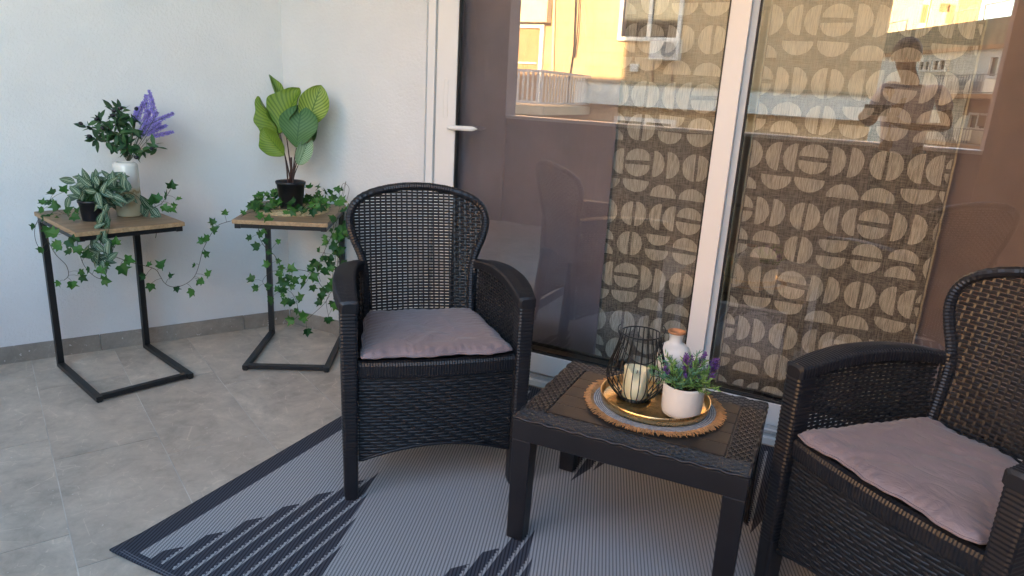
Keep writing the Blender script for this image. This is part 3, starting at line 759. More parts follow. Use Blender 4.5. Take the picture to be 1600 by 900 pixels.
# bail handle lying down inside the rim line
pts = []
for k in range(25):
    t_ = pi * k / 24; r = .066; pts.append(dirh * (-r * cos(t_)) + Vector((-dirh.y, dirh.x, 0)) * (-.088 * sin(t_)) * .85 + Vector((0, 0, .212 - .075 * sin(t_))))
b = MB(); b.tube(pts, .0017, 6); b.build('bail_handle', MT['black_wire'], lt, smooth=True)
cd = MB(); n = 40; prof = [(.0005, 0), (.035, 0), (.0385, .004), (.0385, .088)]
vs = []
for r, z in prof: vs += [(r * cos(2 * pi * k / n), r * sin(2 * pi * k / n), z) for k in range(n)]
topz = lambda a: .093 + .008 * sin(a * 2 + 1.0) + .004 * sin(a * 3 + 2)
for r, dz in ((.0375, 0), (.034, .001), (.031, -.006), (.024, -.018), (.0005, -.021)): vs += [(r * cos(2 * pi * k / n), r * sin(2 * pi * k / n), topz(2 * pi * k / n) * (1 if r > .03 else 0) + (.092 if r <= .03 else 0) + dz) for k in range(n)]
fs = [(i * n + k, i * n + (k + 1) % n, (i + 1) * n + (k + 1) % n, (i + 1) * n + k) for i in range(8) for k in range(n)]
cd.add(vs, fs); cnd = thing('pillar_candle', 'cream pillar candle with a sunken top inside the wire lantern', 'candle', (-.486, 1.930, ZP + .0035))
cd.build('wax', MT['wax'], cnd, smooth=True); MB().tube([(0, 0, .07), (.001, 0, .078), (.002, 0, .084)], .0012, 5).build('wick', MT['black_wire'], cnd)
# white pot with lavender
PX, PY = -.336, 1.896
pot = thing('potted_lavender', 'purple lavender plant in a plain white pot on the gold tray', 'potted plant', (PX, PY, ZP))
MB().lathe([(.0005, 0), (.047, 0), (.0545, .005), (.0575, .018), (.0595, .089), (.0585, .0935), (.0555, .094), (.0535, .090), (.051, .080), (.0005, .080)], 56).build('pot', MT['white_ceramic'], pot, smooth=True)
rg = random.Random(21)
b = MB(); b.grid(lambda u, v: Vector((.050 * v * cos(2 * pi * u), .050 * v * sin(2 * pi * u), .082 + rg.uniform(0, .005))), 24, 5); b.build('soil', MT['dark_soil'], pot)
def blade(b, p, d, L, w, up=None, bend=.2, n=2, curl=None):
    d = Vector(d).normalized(); s_ = d.cross(Vector((rg.uniform(-1, 1), rg.uniform(-1, 1), rg.uniform(-1, 1)))).normalized(); nn = d.cross(s_)
    p = Vector(p); q1 = p + d * L * .5 + nn * L * bend * .3; q2 = p + d * L + nn * L * bend
    b.add([p - s_ * w * .2, p + s_ * w * .2, q1 + s_ * w * .5, q1 - s_ * w * .5, q2], [(0, 1, 2, 3), (3, 2, 4)])
bg1, bg2, bf, bs = MB(), MB(), MB(), MB()
def rand_dir(z0, z1):
    a = rg.uniform(0, 2 * pi); z = rg.uniform(z0, z1); r = sqrt(max(0, 1 - z * z)); return Vector((r * cos(a), r * sin(a), z))
for k in range(72):
    d = rand_dir(.22, .95); L = rg.uniform(.06, .118); p0 = Vector((rg.uniform(-.02, .02), rg.uniform(-.02, .02), .08))
    pts = [p0 + d * L * t + Vector((0, 0, .02 * t * (1 - t))) for t in (0, .33, .66, 1)]; bs.tube(pts, .0009, 4)
    tgt = bg1 if rg.random() < .68 else bg2
    for q in range(26):
        t = rg.uniform(.25, 1.05); pp = p0 + d * L * t + Vector((0, 0, .02 * t * (1 - t))); dd = (d * .7 + rand_dir(-.4, 1) * .9); blade(tgt, pp, dd, rg.uniform(.012, .026), rg.uniform(.0025, .0042), bend=rg.uniform(-.3, .3))
fl = [((-.005, .0), .155, .040), ((.000, -.010), .135, .040), ((-.004, .012), .142, .034), ((.010, .004), .148, .036), ((-.066, -.028), .125, .026), ((-.05, .02), .115, .02), ((.048, .02), .142, .028), ((.055, .03), .150, .020), ((.088, .035), .132, .030), ((.096, .040), .112, .026), ((.098, .045), .128, .018), ((-.012, -.03), .105, .02), ((.03, -.02), .10, .02), ((.075, -.01), .105, .02)]
for (fx, fy), fz, fl_ in fl:
    tip = dirh * fx * 1.0 + Vector((-dirh.y, dirh.x, 0)) * fy + Vector((0, 0, fz + .022)); base = Vector((fx * .2, fy * .2, .08)); d = (tip - base).normalized(); bs.tube([base, base + (tip - base) * .5 + Vector((0, 0, .006)), tip], .0010, 4)
    for q in range(int(fl_ * 3600)):
        t = rg.uniform(0, 1); p = tip - d * fl_ * t * 1.2 + d * .006; r = .0062 * (sin(pi * min(1, .12 + t * .9)) ** .6); o = rand_dir(-1, 1); p = p + o * r * rg.uniform(.3, 1); blade(bf, p, o + d * .6, rg.uniform(.004, .008), .0034)
bg1.build('needle_leaves', MT['herb_green'], pot, kind='stuff'); bg2.build('blue_green_leaves', MT['herb_blue_green'], pot, kind='stuff'); bf.build('purple_flowers', MT['purple_flower'], pot, kind='stuff'); bs.build('stems', MT['vine_brown'], pot, kind='stuff')
# small bottle vase behind
vz = thing('bottle_vase', 'small white bottle vase with a tan rim behind the lavender', 'vase', (-.404, 2.035, ZP))
MB().lathe([(.0005, 0), (.032, 0), (.040, .006), (.047, .03), (.051, .07), (.052, .105), (.050, .130), (.043, .147), (.031, .157), (.0225, .161), (.0200, .167), (.0198, .178), (.0215, .187), (.0250, .1925)], 48).build('body', MT['white_ceramic'], vz, smooth=True)
MB().lathe([(.0250, .1925), (.0272, .195), (.0268, .199), (.0240, .1995), (.0205, .194), (.017, .180)], 48).build('rim', MT['terracotta_rim'], vz, smooth=True)

# ================================================================== SIDE TABLES
SL, SW, SH = .4876, .387, .6958
def side_table(label, loc, rz):
    t = thing('side_table', label, 'side table', loc, rz, 'side tables with black frames'); bm = MT['black_metal']; w = .025
    MB().box((-.006, -.006, SH - .018), (SL + .006, SW + .006, SH)).build('tabletop', [MT['table_wood']], t, bevel=.0015)
    for y in (0, SW - w):
        MB().box((0, y, w * .6), (w, y + w, SH - .0185 - .020)).build('leg', bm, t, bevel=.001)
        MB().box((0, y, .004), (SL, y + w, .004 + w * .82)).build('foot_bar', bm, t, bevel=.001)
        MB().box((0, y, SH - .0185 - w * .82), (SL, y + w, SH - .0185)).build('top_bar', bm, t, bevel=.001)
        MB().box((SL - .016, y + .004, .0), (SL - .001, y + w - .004, .0041)).build('foot_pad', bm, t)
    MB().box((SL - w - .006, w, .006), (SL - .006, SW - w, .006 + w * .78)).build('cross_bar', bm, t, bevel=.001)
    MB().box((SL - w - .004, w, SH - .0185 - w * .75), (SL - .004, SW - w, SH - .0186)).build('cross_bar', bm, t, bevel=.001)
    MB().box((.003, w, SH - .0185 - w * .75), (w - .002, SW - w, SH - .0186)).build('cross_bar', bm, t, bevel=.001)
    for y in (-.0055,):
        MB().box((-.0065, -.0075, SH - .0172), (SL + .0065, -.0062, SH - .001)).build('edge_band', MT['table_wood_edge'], t)
        MB().box((SL + .0062, -.0065, SH - .0172), (SL + .0075, SW + .0065, SH - .001)).build('edge_band', MT['table_wood_edge'], t)
    return t
side_table('c shaped side table at far left holding the tall cream vase', (-3.0174, 1.7097, .003), -.2779)
side_table('c shaped side table in the corner holding the big leaved plant', (-2.585, 2.5411, .003), -1.0393)

# ================================================================== PLANTS
rp = random.Random(42)
def rdir(z0=-1, z1=1):
    a = rp.uniform(0, 2 * pi); z = rp.uniform(z0, z1); r = sqrt(max(0, 1 - z * z)); return Vector((r * cos(a), r * sin(a), z))
VIEW = -FW
def frame(tip, nrm, pos, s=1.):
    """matrix: +Y along tip, +Z near nrm"""
    y = Vector(tip).normalized(); z = Vector(nrm) - y * y.dot(Vector(nrm))
    if z.length < 1e-4: z = y.orthogonal()
    z.normalize(); x = y.cross(z); m_ = Matrix((x * s, y * s, z * s)).transposed().to_4x4(); m_.translation = pos; return m_
def leaf_mesh(name, prof, L, fold_, bend, mat, uv=False, nv=6, nu=4, wav=0.):
    b = MB()
    def f(u, v):
        a = (u - .5) * 2; w = L * interp(prof, v); return Vector((a * w, L * v, -abs(a) * w * -fold_ - L * bend * v * v + wav * L * sin(v * 15) * abs(a)))
    b.grid(f, nu, nv, uv=uv); return b.mesh(name, mat, smooth=True)
def ivy_mesh(k):
    rr = random.Random(k); L = .036
    o = [(0, 0), (.22, -.10), (.52, .02), (.40, .28), (.62, .56), (.28, .56), (.06 + rr.uniform(-.04, .04), 1.0)]
    R_ = [(x * rr.uniform(.85, 1.12), y * rr.uniform(.92, 1.08)) for x, y in o[1:6]]; Lf = [(-x * rr.uniform(.85, 1.12), y * rr.uniform(.92, 1.08)) for x, y in o[1:6]]
    bend = rr.uniform(-.25, .75); rr_f = rr.uniform(.1, .55); z = lambda x, y: abs(x) * rr_f - bend * (y - .3) ** 2
    V_ = [(0, 0), *R_, o[6], *Lf[::-1], (0, .35), (.02, .65)]
    vs = [(x * L, y * L, z(x, y) * L) for x, y in V_]; c1_, c2_ = 12, 13
    fs = [(0, 1, c1_), (1, 2, c1_), (2, 3, c1_), (3, 4, c1_), (4, 5, c2_, c1_), (5, 6, c2_), (6, 7, c2_), (7, 8, c1_, c2_), (8, 9, c1_), (9, 10, c1_), (10, 11, c1_), (11, 0, c1_)]
    return MB().add(vs, fs).mesh('ivy_leaf', MT['ivy_green'])
IVY = [ivy_mesh(k) for k in range(12)]
def smooth_path(pts, n=6):
    P = [Vector(p) for p in pts]; out = []
    for i in range(len(P) - 1):
        p0 = P[max(0, i - 1)]; p1 = P[i]; p2 = P[i + 1]; p3 = P[min(len(P) - 1, i + 2)]
        for k in range(n):
            t = k / n; out.append(.5 * (2 * p1 + (p2 - p0) * t + (2 * p0 - 5 * p1 + 4 * p2 - p3) * t * t + (3 * p1 - p0 - 3 * p2 + p3) * t ** 3))
    out.append(P[-1]); return out
class Vine:
    def __init__(s, root): s.r = root; s.b = MB(); s.n = 0
    def path(s, pts, r=.0011): s.p = smooth_path(pts); s.b.tube(s.p, r, 5); return s
    def leaf(s, pos, tip=None, nrm=None, size=1., pet=True, anchor=None):
        pos = Vector(pos)
        if tip is None: tip = Vector((rp.uniform(-1, 1), rp.uniform(-.5, .5), rp.uniform(-1.1, .3)))
        if nrm is None: nrm = VIEW + rdir() * .75 + Vector((0, 0, .35))
        tip = Vector(tip).normalized(); M_ = frame(tip, nrm, pos, size * rp.uniform(.85, 1.12))
        M_ = M_ @ Matrix.Scale(rp.uniform(.72, 1.22), 4); inst('leaf', rp.choice(IVY), s.r, M_); s.n += 1
        if pet:
            a = anchor if anchor is not None else min(s.p, key=lambda q: (q - pos).length)
            if (a - pos).length < .12: s.b.tube([a, (a + pos) / 2 + Vector((0, 0, .004)), pos], .0007, 4)
    def along(s, step=.035, spread=.018, size=1., j=.4):
        acc = 0
        for a, b_ in zip(s.p, s.p[1:]):
            acc += (b_ - a).length
            if acc > step * (1 + rp.uniform(-j, j)):
                acc = 0; o = (RT_ * rp.uniform(-1, 1) + Vector((0, 0, rp.uniform(-1, 1)))).normalized() * spread * rp.uniform(.5, 1.5); s.leaf(b_ + o, tip=o + Vector((0, 0, -.008)), anchor=b_, size=size)
    def done(s): s.b.build('vine_stem', MT['vine_brown'], s.r, smooth=True)
def P3(*a): return [at(*p) for p in a]
def lw(u, v, z, T=(-3.0174, 1.7097, -.2779)): return Vector((T[0] + cos(T[2]) * u - sin(T[2]) * v, T[1] + sin(T[2]) * u + cos(T[2]) * v, z))
TR = (-2.585, 2.5411, -1.0393); SZ = SH + .003

# ---- ivy at the left table, its long strand reaching over to the right table
iv = thing('ivy_garland', 'artificial ivy garland trailing off the left table and swinging over to the corner table', 'ivy', (0, 0, 0))
g = Vine(iv)
g.path(P3((95, 335, 2.86), (75, 333, 2.89), (60, 343, 2.86), (54, 362, 2.84), (58, 382, 2.83), (70, 394, 2.82), (76, 384, 2.82), (70, 365, 2.83), (60, 348, 2.86)), .0010)
g.path(P3((66, 345, 2.82), (72, 368, 2.80), (86, 396, 2.78), (103, 414, 2.78), (107, 430, 2.78), (100, 438, 2.78)), .0012)
for px, py, d, tx, ty in ((93, 440, 2.77, -.4, -.6), (112, 440, 2.77, 0, -1), (124, 424, 2.78, .8, -.3), (126, 432, 2.78, .9, -.6), (96, 383, 2.76, -1, -.1), (66, 388, 2.8, -.5, -.6), (76, 355, 2.80, -.3, -1), (54, 352, 2.86, -.6, -.6), (72, 336, 2.82, .2, -1)): g.leaf(at(px, py, d), tip=RT_ * tx + Vector((0, 0, ty)))
g.path(P3((118, 360, 2.62), (122, 385, 2.60), (127, 405, 2.60), (135, 420, 2.60), (148, 432, 2.60), (158, 436, 2.60)), .0011)
for px, py, d, tx, ty in ((90, 367, 2.60, -.9, .2), (106, 375, 2.60, .4, -.5), (94, 383, 2.60, -1, .1), (112, 393, 2.6, -.9, -.1), (120, 385, 2.58, .3, -1), (112, 370, 2.58, .9, -.6), (160, 437, 2.60, 1, -.1), (150, 422, 2.60, .9, -.5), (135, 402, 2.58, .2, .8), (140, 418, 2.59, -.2, -.8), (165, 410, 2.6, .7, -.7)): g.leaf(at(px, py, d), tip=RT_ * tx + Vector((0, 0, ty)))
g.path(P3((150, 385, 2.62), (166, 396, 2.64), (182, 402, 2.66), (205, 410, 2.72), (225, 415, 2.78), (243, 421, 2.84), (250, 431, 2.86), (257, 442, 2.88), (268, 448, 2.90), (282, 447, 2.93), (296, 440, 2.96), (305, 430, 2.98), (311, 414, 3.00), (316, 394, 3.0), (322, 380, 3.0), (331, 364, 3.0), (341, 352, 3.0), (354, 347, 3.0), (368, 343, 3.0), (385, 334, 3.08), (398, 330, 3.12)), .0012)
for px, py, d, tx, ty in ((181, 382, 2.66, .1, .9), (188, 415, 2.68, .5, -.8), (195, 404, 2.70, .9, -.3), (230, 413, 2.8, 1, -.1), (227, 432, 2.82, -1, .1), (236, 443, 2.84, -.1, -1), (252, 420, 2.85, .2, .6), (265, 434, 2.9, .5, .5), (275, 448, 2.92, .2, -1), (301, 452, 2.95, -.2, -1), (313, 440, 2.98, -.5, -.3), (324, 432, 2.98, .5, .6), (318, 438, 2.97, -.8, -.4), (305, 413, 3.0, -.7, -.8), (319, 398, 3.0, .6, .3), (318, 378, 3.0, -.5, .4), (332, 362, 3.0, .6, .6), (327, 372, 3.0, -.9, -.1), (334, 350, 3.0, -.6, .8), (351, 335, 3.0, .1, .7), (382, 335, 3.05, -.5, .5)): g.leaf(at(px, py, d), tip=RT_ * tx + Vector((0, 0, ty)))
g.path(P3((222, 338, 2.86), (238, 326, 2.9), (252, 318, 2.92), (260, 307, 2.93), (266, 297, 2.94)), .0010)
for px, py, d, tx, ty in ((267, 294, 2.94, .2, 1), (276, 311, 2.94, 1, 0), (250, 314, 2.92, -.6, .4), (260, 311, 2.92, .2, .8), (254, 322, 2.9, .5, -.6), (262, 327, 2.9, .9, -.2), (240, 318, 2.9, -.3, .9), (270, 322, 2.9, .9, .3)): g.leaf(at(px, py, d), tip=RT_ * tx + Vector((0, 0, ty)))
g.path(P3((110, 338, 2.8), (92, 330, 2.86), (82, 322, 2.88), (78, 312, 2.89)), .0010)
for px, py, d, tx, ty in ((85, 302, 2.9, -1, .1), (100, 300, 2.9, .3, .8), (79, 317, 2.88, -1, -.1), (68, 327, 2.87, -.6, -.3), (78, 335, 2.85, .1, -1), (92, 325, 2.87, -.4, .5), (70, 318, 2.88, -.8, .4), (88, 338, 2.80, .5, -.5), (104, 334, 2.78, .3, .4), (112, 338, 2.74, .6, -.2), (122, 333, 2.74, .2, .7)): g.leaf(at(px, py, d), tip=RT_ * tx + Vector((0, 0, ty)))
g.done()

# ---- ivy at the corner table
iv2 = thing('ivy_garland', 'artificial ivy garland wound round the black pot and hanging off the corner table', 'ivy', (0, 0, 0))
g = Vine(iv2)
g.path(P3((410, 345, 3.0), (403, 362, 2.98), (407, 375, 2.98), (416, 388, 2.98), (428, 398, 2.98), (436, 412, 2.98), (444, 420, 2.98), (462, 421, 2.99), (480, 424, 3.0), (494, 432, 3.0), (500, 444, 3.0), (506, 452, 3.0)), .0012)
for px, py, tx, ty in ((393, 371, -1, -.3), (404, 368, .6, .3), (411, 375, .5, -.4), (405, 386, -1, .2), (418, 392, .6, -.4), (433, 379, .6, .5), (411, 358, .3, -.4), (432, 408, .8, .1), (438, 415, .3, -.8), (450, 421, .8, 0), (452, 430, -.2, -.9), (457, 436, .7, -.5), (482, 418, .9, .2), (478, 436, -.6, .4), (485, 431, .8, -.5), (478, 442, -.4, -.6), (488, 446, .2, -.9), (500, 458, .3, -.8), (420, 415, -.6, .6), (419, 348, .1, .8), (409, 340, -.5, .7)): g.leaf(at(px, py, 2.985), tip=RT_ * tx + Vector((0, 0, ty)))
g.path(P3((441, 424, 2.98), (425, 424, 2.97), (413, 434, 2.97), (411, 442, 2.97), (420, 448, 2.97)), .0009)
for px, py, tx, ty in ((397, 437, -1, .1), (403, 450, -.9, .1), (416, 450, .5, .3), (430, 452, .9, .1), (435, 432, .4, .7), (446, 440, .4, -.4)): g.leaf(at(px, py, 2.97), tip=RT_ * tx + Vector((0, 0, ty)))
g.path(P3((436, 412, 2.98), (444, 432, 2.98), (447, 450, 2.98), (456, 458, 2.98), (463, 470, 2.98), (466, 484, 2.98), (470, 492, 2.98), (478, 499, 2.98), (490, 490, 2.98), (506, 475, 2.98), (515, 462, 2.99)), .0010)
for px, py, tx, ty in ((443, 457, 0, .8), (444, 443, -.5, .6), (442, 458, .3, -.9), (457, 476, -.5, .8), (464, 482, .1, -1), (459, 500, -.9, .1), (470, 495, .6, .2), (479, 514, .1, -1), (467, 470, .5, .5), (424, 464, 0, -.9), (450, 470, -.5, -.2), (472, 501, .2, .3), (453, 448, .9, .3)): g.leaf(at(px, py, 2.975), tip=RT_ * tx + Vector((0, 0, ty)))
for pts in (((522, 345, 3.04), (519, 365, 3.0), (508, 390, 2.99), (500, 408, 2.99), (497, 425, 2.99), (501, 440, 3.0)), ((534, 330, 3.1), (532, 360, 3.05), (528, 390, 3.02), (527, 420, 3.0), (520, 450, 3.0), (510, 470, 3.0), (513, 492, 3.0)), ((528, 340, 3.05), (520, 372, 3.02), (524, 404, 3.0), (519, 436, 3.0), (523, 462, 3.0)), ((536, 335, 3.1), (538, 365, 3.08), (530, 402, 3.04), (524, 440, 3.02), (526, 470, 3.02))):
    g.path(P3(*pts), .0010); g.along(.030, .020, 1.05)
for px, py, tx, ty in ((499, 394, .1, .7), (495, 407, -.4, -.4), (512, 448, .5, -.4), (508, 458, -.2, -.8), (512, 496, 0, -1), (521, 474, .5, -.6), (536, 361, .8, .3), (525, 366, -.2, -.7), (510, 368, -.2, -.9), (527, 355, .3, -.4)): g.leaf(at(px, py, 2.99), tip=RT_ * tx + Vector((0, 0, ty)))
# coils and leaves lying on the top
def rtw(u, v, z): return lw(u, v, z, TR)
PU, PV = .190, .172
for k in range(3):
    a0 = rp.uniform(0, 6); g.path([rtw(PU + (.10 + .035 * k + .02 * sin(3 * a)) * cos(a + a0), PV + (.10 + .03 * k) * sin(a + a0), SZ + .012 + .006 * sin(5 * a) + .01 * k) for a in [i * .55 for i in range(11)]], .0011)
    g.along(.040, .018)
for k in range(34):
    a = rp.uniform(0, 2 * pi); r = rp.uniform(.09, .19); u, v = PU + r * cos(a), PV + r * sin(a) * .95
    if not (-.03 < u < .47 and -.04 < v < .43): continue
    if u > .22 and rp.random() < .8: continue
    up_ = .02 + rp.uniform(0, .05) + (.05 if v > .28 else 0)
    g.leaf(rtw(u, v, SZ + up_), tip=rdir(-.4, .6), nrm=Vector((0, 0, 1)) + VIEW * .7 + rdir() * .5, pet=True)
for px, py, d in ((517, 297, 3.25), (526, 292, 3.28), (520, 308, 3.22), (512, 303, 3.2), (505, 312, 3.15), (530, 312, 3.2), (537, 318, 3.15), (540, 330, 3.12), (542, 322, 3.15), (495, 300, 3.3), (486, 294, 3.3), (492, 310, 3.2), (524, 320, 3.15), (532, 295, 3.25), (485, 305, 3.25), (512, 318, 3.12), (500, 322, 3.1), (422, 308, 3.25), (410, 314, 3.2), (400, 318, 3.15), (396, 322, 3.12), (432, 304, 3.28), (415, 322, 3.1), (404, 328, 3.08), (425, 316, 3.2), (541, 345, 3.1), (470, 322, 3.08), (476, 332, 3.05), (474, 325, 3.04), (455, 328, 3.08), (488, 328, 3.06)): g.leaf(at(px, py, d), pet=False)
g.path([rtw(.02, .40, SZ + .02), rtw(.06, .42, SZ + .09), rtw(.10, .40, SZ + .12), rtw(.15, .39, SZ + .08), rtw(.22, .39, SZ + .03)], .001)
g.path([rtw(.10, .38, SZ + .02), rtw(.12, .41, SZ + .12), rtw(.16, .42, SZ + .13), rtw(.2, .41, SZ + .06), rtw(.26, .40, SZ + .01)], .001)
g.done()

# ---- straw mat, black pot and big leaved plant on the corner table
sm_ = thing('straw_placemat', 'round woven straw placemat under the black pot on the corner table', 'placemat', tuple(rtw(PU + .02, PV + .01, SZ)), TR[2])
b = MB(); b.lathe([(.0005, .0015), (.168, .0015), (.168, .0004), (.0005, .0004)], 56); b.build('backing', MT['natural_straw'], sm_)
b = MB()
for r in [.012 + .0125 * k for k in range(13)]:
    n = max(12, int(2 * pi * r / .009)); b.tube([((r + .004 * (1 if k % 2 else -1)) * cos(2 * pi * k / n), (r + .004 * (1 if k % 2 else -1)) * sin(2 * pi * k / n), .0035 + .002 * (1 if (k // 2) % 2 else -1)) for k in range(n if n % 2 == 0 else n + 1)][:n - (n % 2)], .0021, 5, True)
b.build('braided_rings', MT['natural_straw'], sm_, kind='stuff')
pc = rtw(PU, PV, SZ + .006)
cal = thing('potted_plant', 'tall plant with big pale green leaves in a black pot on the corner table', 'potted plant', tuple(pc))
MB().lathe([(.0005, 0), (.046, 0), (.049, .003), (.0635, .112), (.067, .113), (.0685, .124), (.0665, .126), (.063, .122), (.061, .105), (.0005, .105)], 48).build('pot', MT['black_pot_plastic'], cal, smooth=True, bevel=0)
b = MB(); b.grid(lambda u, v: Vector((.060 * v * cos(2 * pi * u), .060 * v * sin(2 * pi * u), .106 + rp.uniform(0, .006))), 20, 5); b.build('soil', MT['dark_soil'], cal)
DC = FW.dot(pc - Vector((0, 0, 1.3)))
stem_b = MB()
def big_leaf(base, tip, W, mat, yaw, cup, bend, dz, roll=0., wav=.02, asp=.55, lean=0.):
    """base/tip: px of a leaf; W: half width m; yaw turns the blade off the view direction; lean: tip nearer (+) or farther"""
    B = at(base[0], base[1], DC + dz); T_ = at(tip[0], tip[1], DC + dz - lean); L = (T_ - B).length; y = (T_ - B).normalized()
    z = VIEW - y * y.dot(VIEW); z.normalize(); x = y.cross(z); z2 = z * cos(yaw) + x * sin(yaw); x2 = y.cross(z2)
    def f(u, v):
        a = (u - .5) * 2; w = W * (sin(pi * min(1, max(0, v)) ** asp) ** .72 if 0 < v < 1 else 0) + .0006
        p = B + y * (L * v) + x2 * (a * w) + z2 * (bend * L * sin(pi * v) + cup * w * (a * a - .3) + wav * L * sin(v * 17 + a * 2) * abs(a) ** 2 * .35 + .004 * abs(a))
        if roll: p += z2 * roll * W * a
        return p - pc
    b = MB(); b.grid(f, 14, 22, uv=True); o = b.build('leaf', MT[mat], cal, smooth=True)
    return B
tops = []
tops.append(big_leaf((443, 180), (420, 117), .030, 'calathea_leaf_plain', .95, 1.1, .05, .05, wav=.05, asp=.8))
tops.append(big_leaf((437, 214), (404, 150), .062, 'calathea_leaf_plain', -.75, .7, .06, .03, wav=.08, asp=.75))
tops.append(big_leaf((438, 210), (469, 138), .094, 'calathea_leaf_plain', -.45, .6, .10, .0, wav=.08, asp=1.0))
tops.append(big_leaf((463, 231), (472, 164), .086, 'calathea_leaf_deep', .2, .2, .12, -.05, wav=.06, asp=1.15))
tops.append(big_leaf((478, 202), (502, 133), .068, 'calathea_leaf_light', .25, .3, .07, -.02, wav=.06, asp=1.15, lean=.02))
tops.append(big_leaf((445, 243), (411, 200), .056, 'calathea_leaf_plain', -.3, .5, .12, -.04, wav=.08, asp=.9))
tops.append(big_leaf((466, 258), (485, 211), .036, 'calathea_leaf_pale', .45, .4, .08, -.03, wav=.02, asp=.8))
tops.append(big_leaf((478, 222), (494, 190), .032, 'calathea_leaf_deep', .3, .3, .05, .03, wav=.03))
for i, B in enumerate(tops):
    p0 = Vector((.012 * cos(i * 2.1), .012 * sin(i * 2.1), .105)); p1 = B - pc; mid = p0 * .5 + p1 * .5; mid.x *= .75; mid.y *= .75
    stem_b.tube(smooth_path([p0, mid, p1], 5), [.0032 - .0015 * k / 10 for k in range(11)], 6)
for i in range(3): stem_b.tube([(.006 * cos(i * 2), .006 * sin(i * 2), .105), (.004 * cos(i), .005, .17), (.006, .002, .235 - .02 * i)], .0045, 6)
stem_b.build('stems', MT['stem_dark'], cal, smooth=True)

# ---- left table: variegated plant in a black pot
c0 = lw(.289, .118, SZ + .001)
vp = thing('variegated_plant', 'trailing plant with white striped leaves in a black pot on the left table', 'potted plant', tuple(c0))
MB().lathe([(.0005, 0), (.034, 0), (.036, .003), (.044, .070), (.047, .071), (.048, .080), (.0465, .0815), (.044, .078), (.043, .066), (.0005, .066)], 40).build('pot', MT['black_pot_plastic'], vp, smooth=True)
VL = [leaf_mesh('leaf', [(0, .01), (.12, .16), (.35, .24), (.6, .215), (.85, .10), (1, .004)], .058, .25, bd_, MT['variegated'], uv=True) for bd_ in (.1, .28, .45)]
sb = MB(); dv = FW.dot(c0 - Vector((0, 0, 1.3))); cp = Vector((0, 0, .075))
def vleaf(px, py, d, ang, sz=1., n=None, stem=True):
    p = at(px, py, d); a = radians(ang); tip = RT_ * cos(a) + Vector((0, 0, sin(a))) + VIEW * rp.uniform(-.2, .4)
    nr = n if n else VIEW + rdir() * .6 + Vector((0, 0, .5)); L = .058 * sz; base = p - tip.normalized() * L * .5
    inst('leaf', rp.choice(VL), vp, frame(tip, nr, base - c0, sz))
    if stem:
        q = base - c0; sb.tube([cp + Vector((rp.uniform(-.02, .02), rp.uniform(-.02, .02), 0)), (cp + q) / 2 + Vector((0, 0, .03)), q], .0011, 4)
for px, py, ang, sz in ((104, 281, 160, 1.1), (122, 290, 170, 1.2), (116, 296, 130, 1), (157, 290, 100, 1.1), (158, 296, 80, 1.15), (150, 272, 100, .7), (176, 275, 30, 1.0), (172, 282, 10, 1.1), (194, 283, 85, 1.15), (190, 280, 70, 1.), (182, 292, -10, 1.1), (140, 283, 150, 1), (132, 296, 200, 1.1), (145, 302, -40, 1.1), (134, 303, 230, 1.1), (106, 318, 260, 1.1), (112, 309, 200, 1), (168, 303, -20, 1.), (160, 317, -60, 1.1), (185, 300, 30, 1.), (178, 310, -10, 1.), (200, 308, 10, .95), (205, 307, -30, .9), (143, 312, 210, 1.), (150, 324, -80, 1.1), (161, 322, -20, .9), (126, 310, 240, 1.1), (195, 296, 50, .9), (148, 286, 60, 1.0), (165, 272, 120, .8), (118, 303, 190, 1), (138, 290, 120, 1), (170, 292, 60, 1), (152, 305, -100, 1), (187, 288, 140, .9), (128, 285, 175, .9), (175, 318, -40, .9), (140, 320, -110, .8), (200, 290, 95, .8), (158, 280, 140, .9), (144, 276, 60, .7), (121, 276, 160, .8)):
    vleaf(px, py, dv + rp.uniform(-.09, .07), ang + rp.uniform(-12, 12), sz * 1.05)
for k in range(34):
    px, py = rp.gauss(150, 24), rp.gauss(298, 12)
    if 85 < px < 205 and 268 < py < 330: vleaf(px, py, dv + rp.uniform(-.10, .04), math.degrees(atan2(-(py - 305), (px - 150) * .8)) + rp.uniform(-50, 50), rp.uniform(.8, 1.2))
for px, py, ang, sz in ((228, 317, 120, 1.35), (243, 333, -50, 1.3), (226, 337, 230, 1.2), (247, 345, -40, 1.25), (222, 326, 90, .9)): vleaf(px, py, dv + .12, ang, sz, VIEW + Vector((0, 0, .4)) + rdir() * .2, stem=False)
sb.tube(smooth_path([cp, *[p - c0 for p in P3((190, 300, dv + .02), (212, 305, dv + .08), (226, 322, dv + .12), (240, 335, dv + .12), (244, 362, dv + .1), (243, 372, dv + .1))]], 5), .0013, 5)
dh = dv - .14
for px, py, ang, sz in ((152, 352, 190, 1.1), (164, 340, 100, 1.1), (157, 365, 80, 1.3), (150, 372, 230, 1.2), (165, 352, 70, 1.), (146, 393, 160, 1.1), (170, 393, 60, 1.2), (166, 390, 90, 1.1), (150, 408, 240, 1.25), (158, 412, -60, 1.2), (140, 400, 200, .9), (172, 408, -20, .9), (154, 385, 130, 1.), (134, 392, 80, .9), (160, 402, 20, 1), (160, 372, 250, 1.1), (146, 380, 100, 1.), (163, 330, 240, 1.1), (156, 342, 60, 1.), (176, 400, 30, 1), (148, 400, 90, 1.1), (162, 418, 280, 1), (170, 380, 300, .9)): vleaf(px, py, dh + rp.uniform(-.02, .02), ang, sz, VIEW + rdir() * .45, stem=False)
sb.tube(smooth_path([cp, *[p - c0 for p in P3((160, 318, dv - .07), (168, 330, dv - .12), (165, 352, dh), (158, 372, dh), (156, 392, dh), (152, 412, dh))]], 5), .0013, 5)
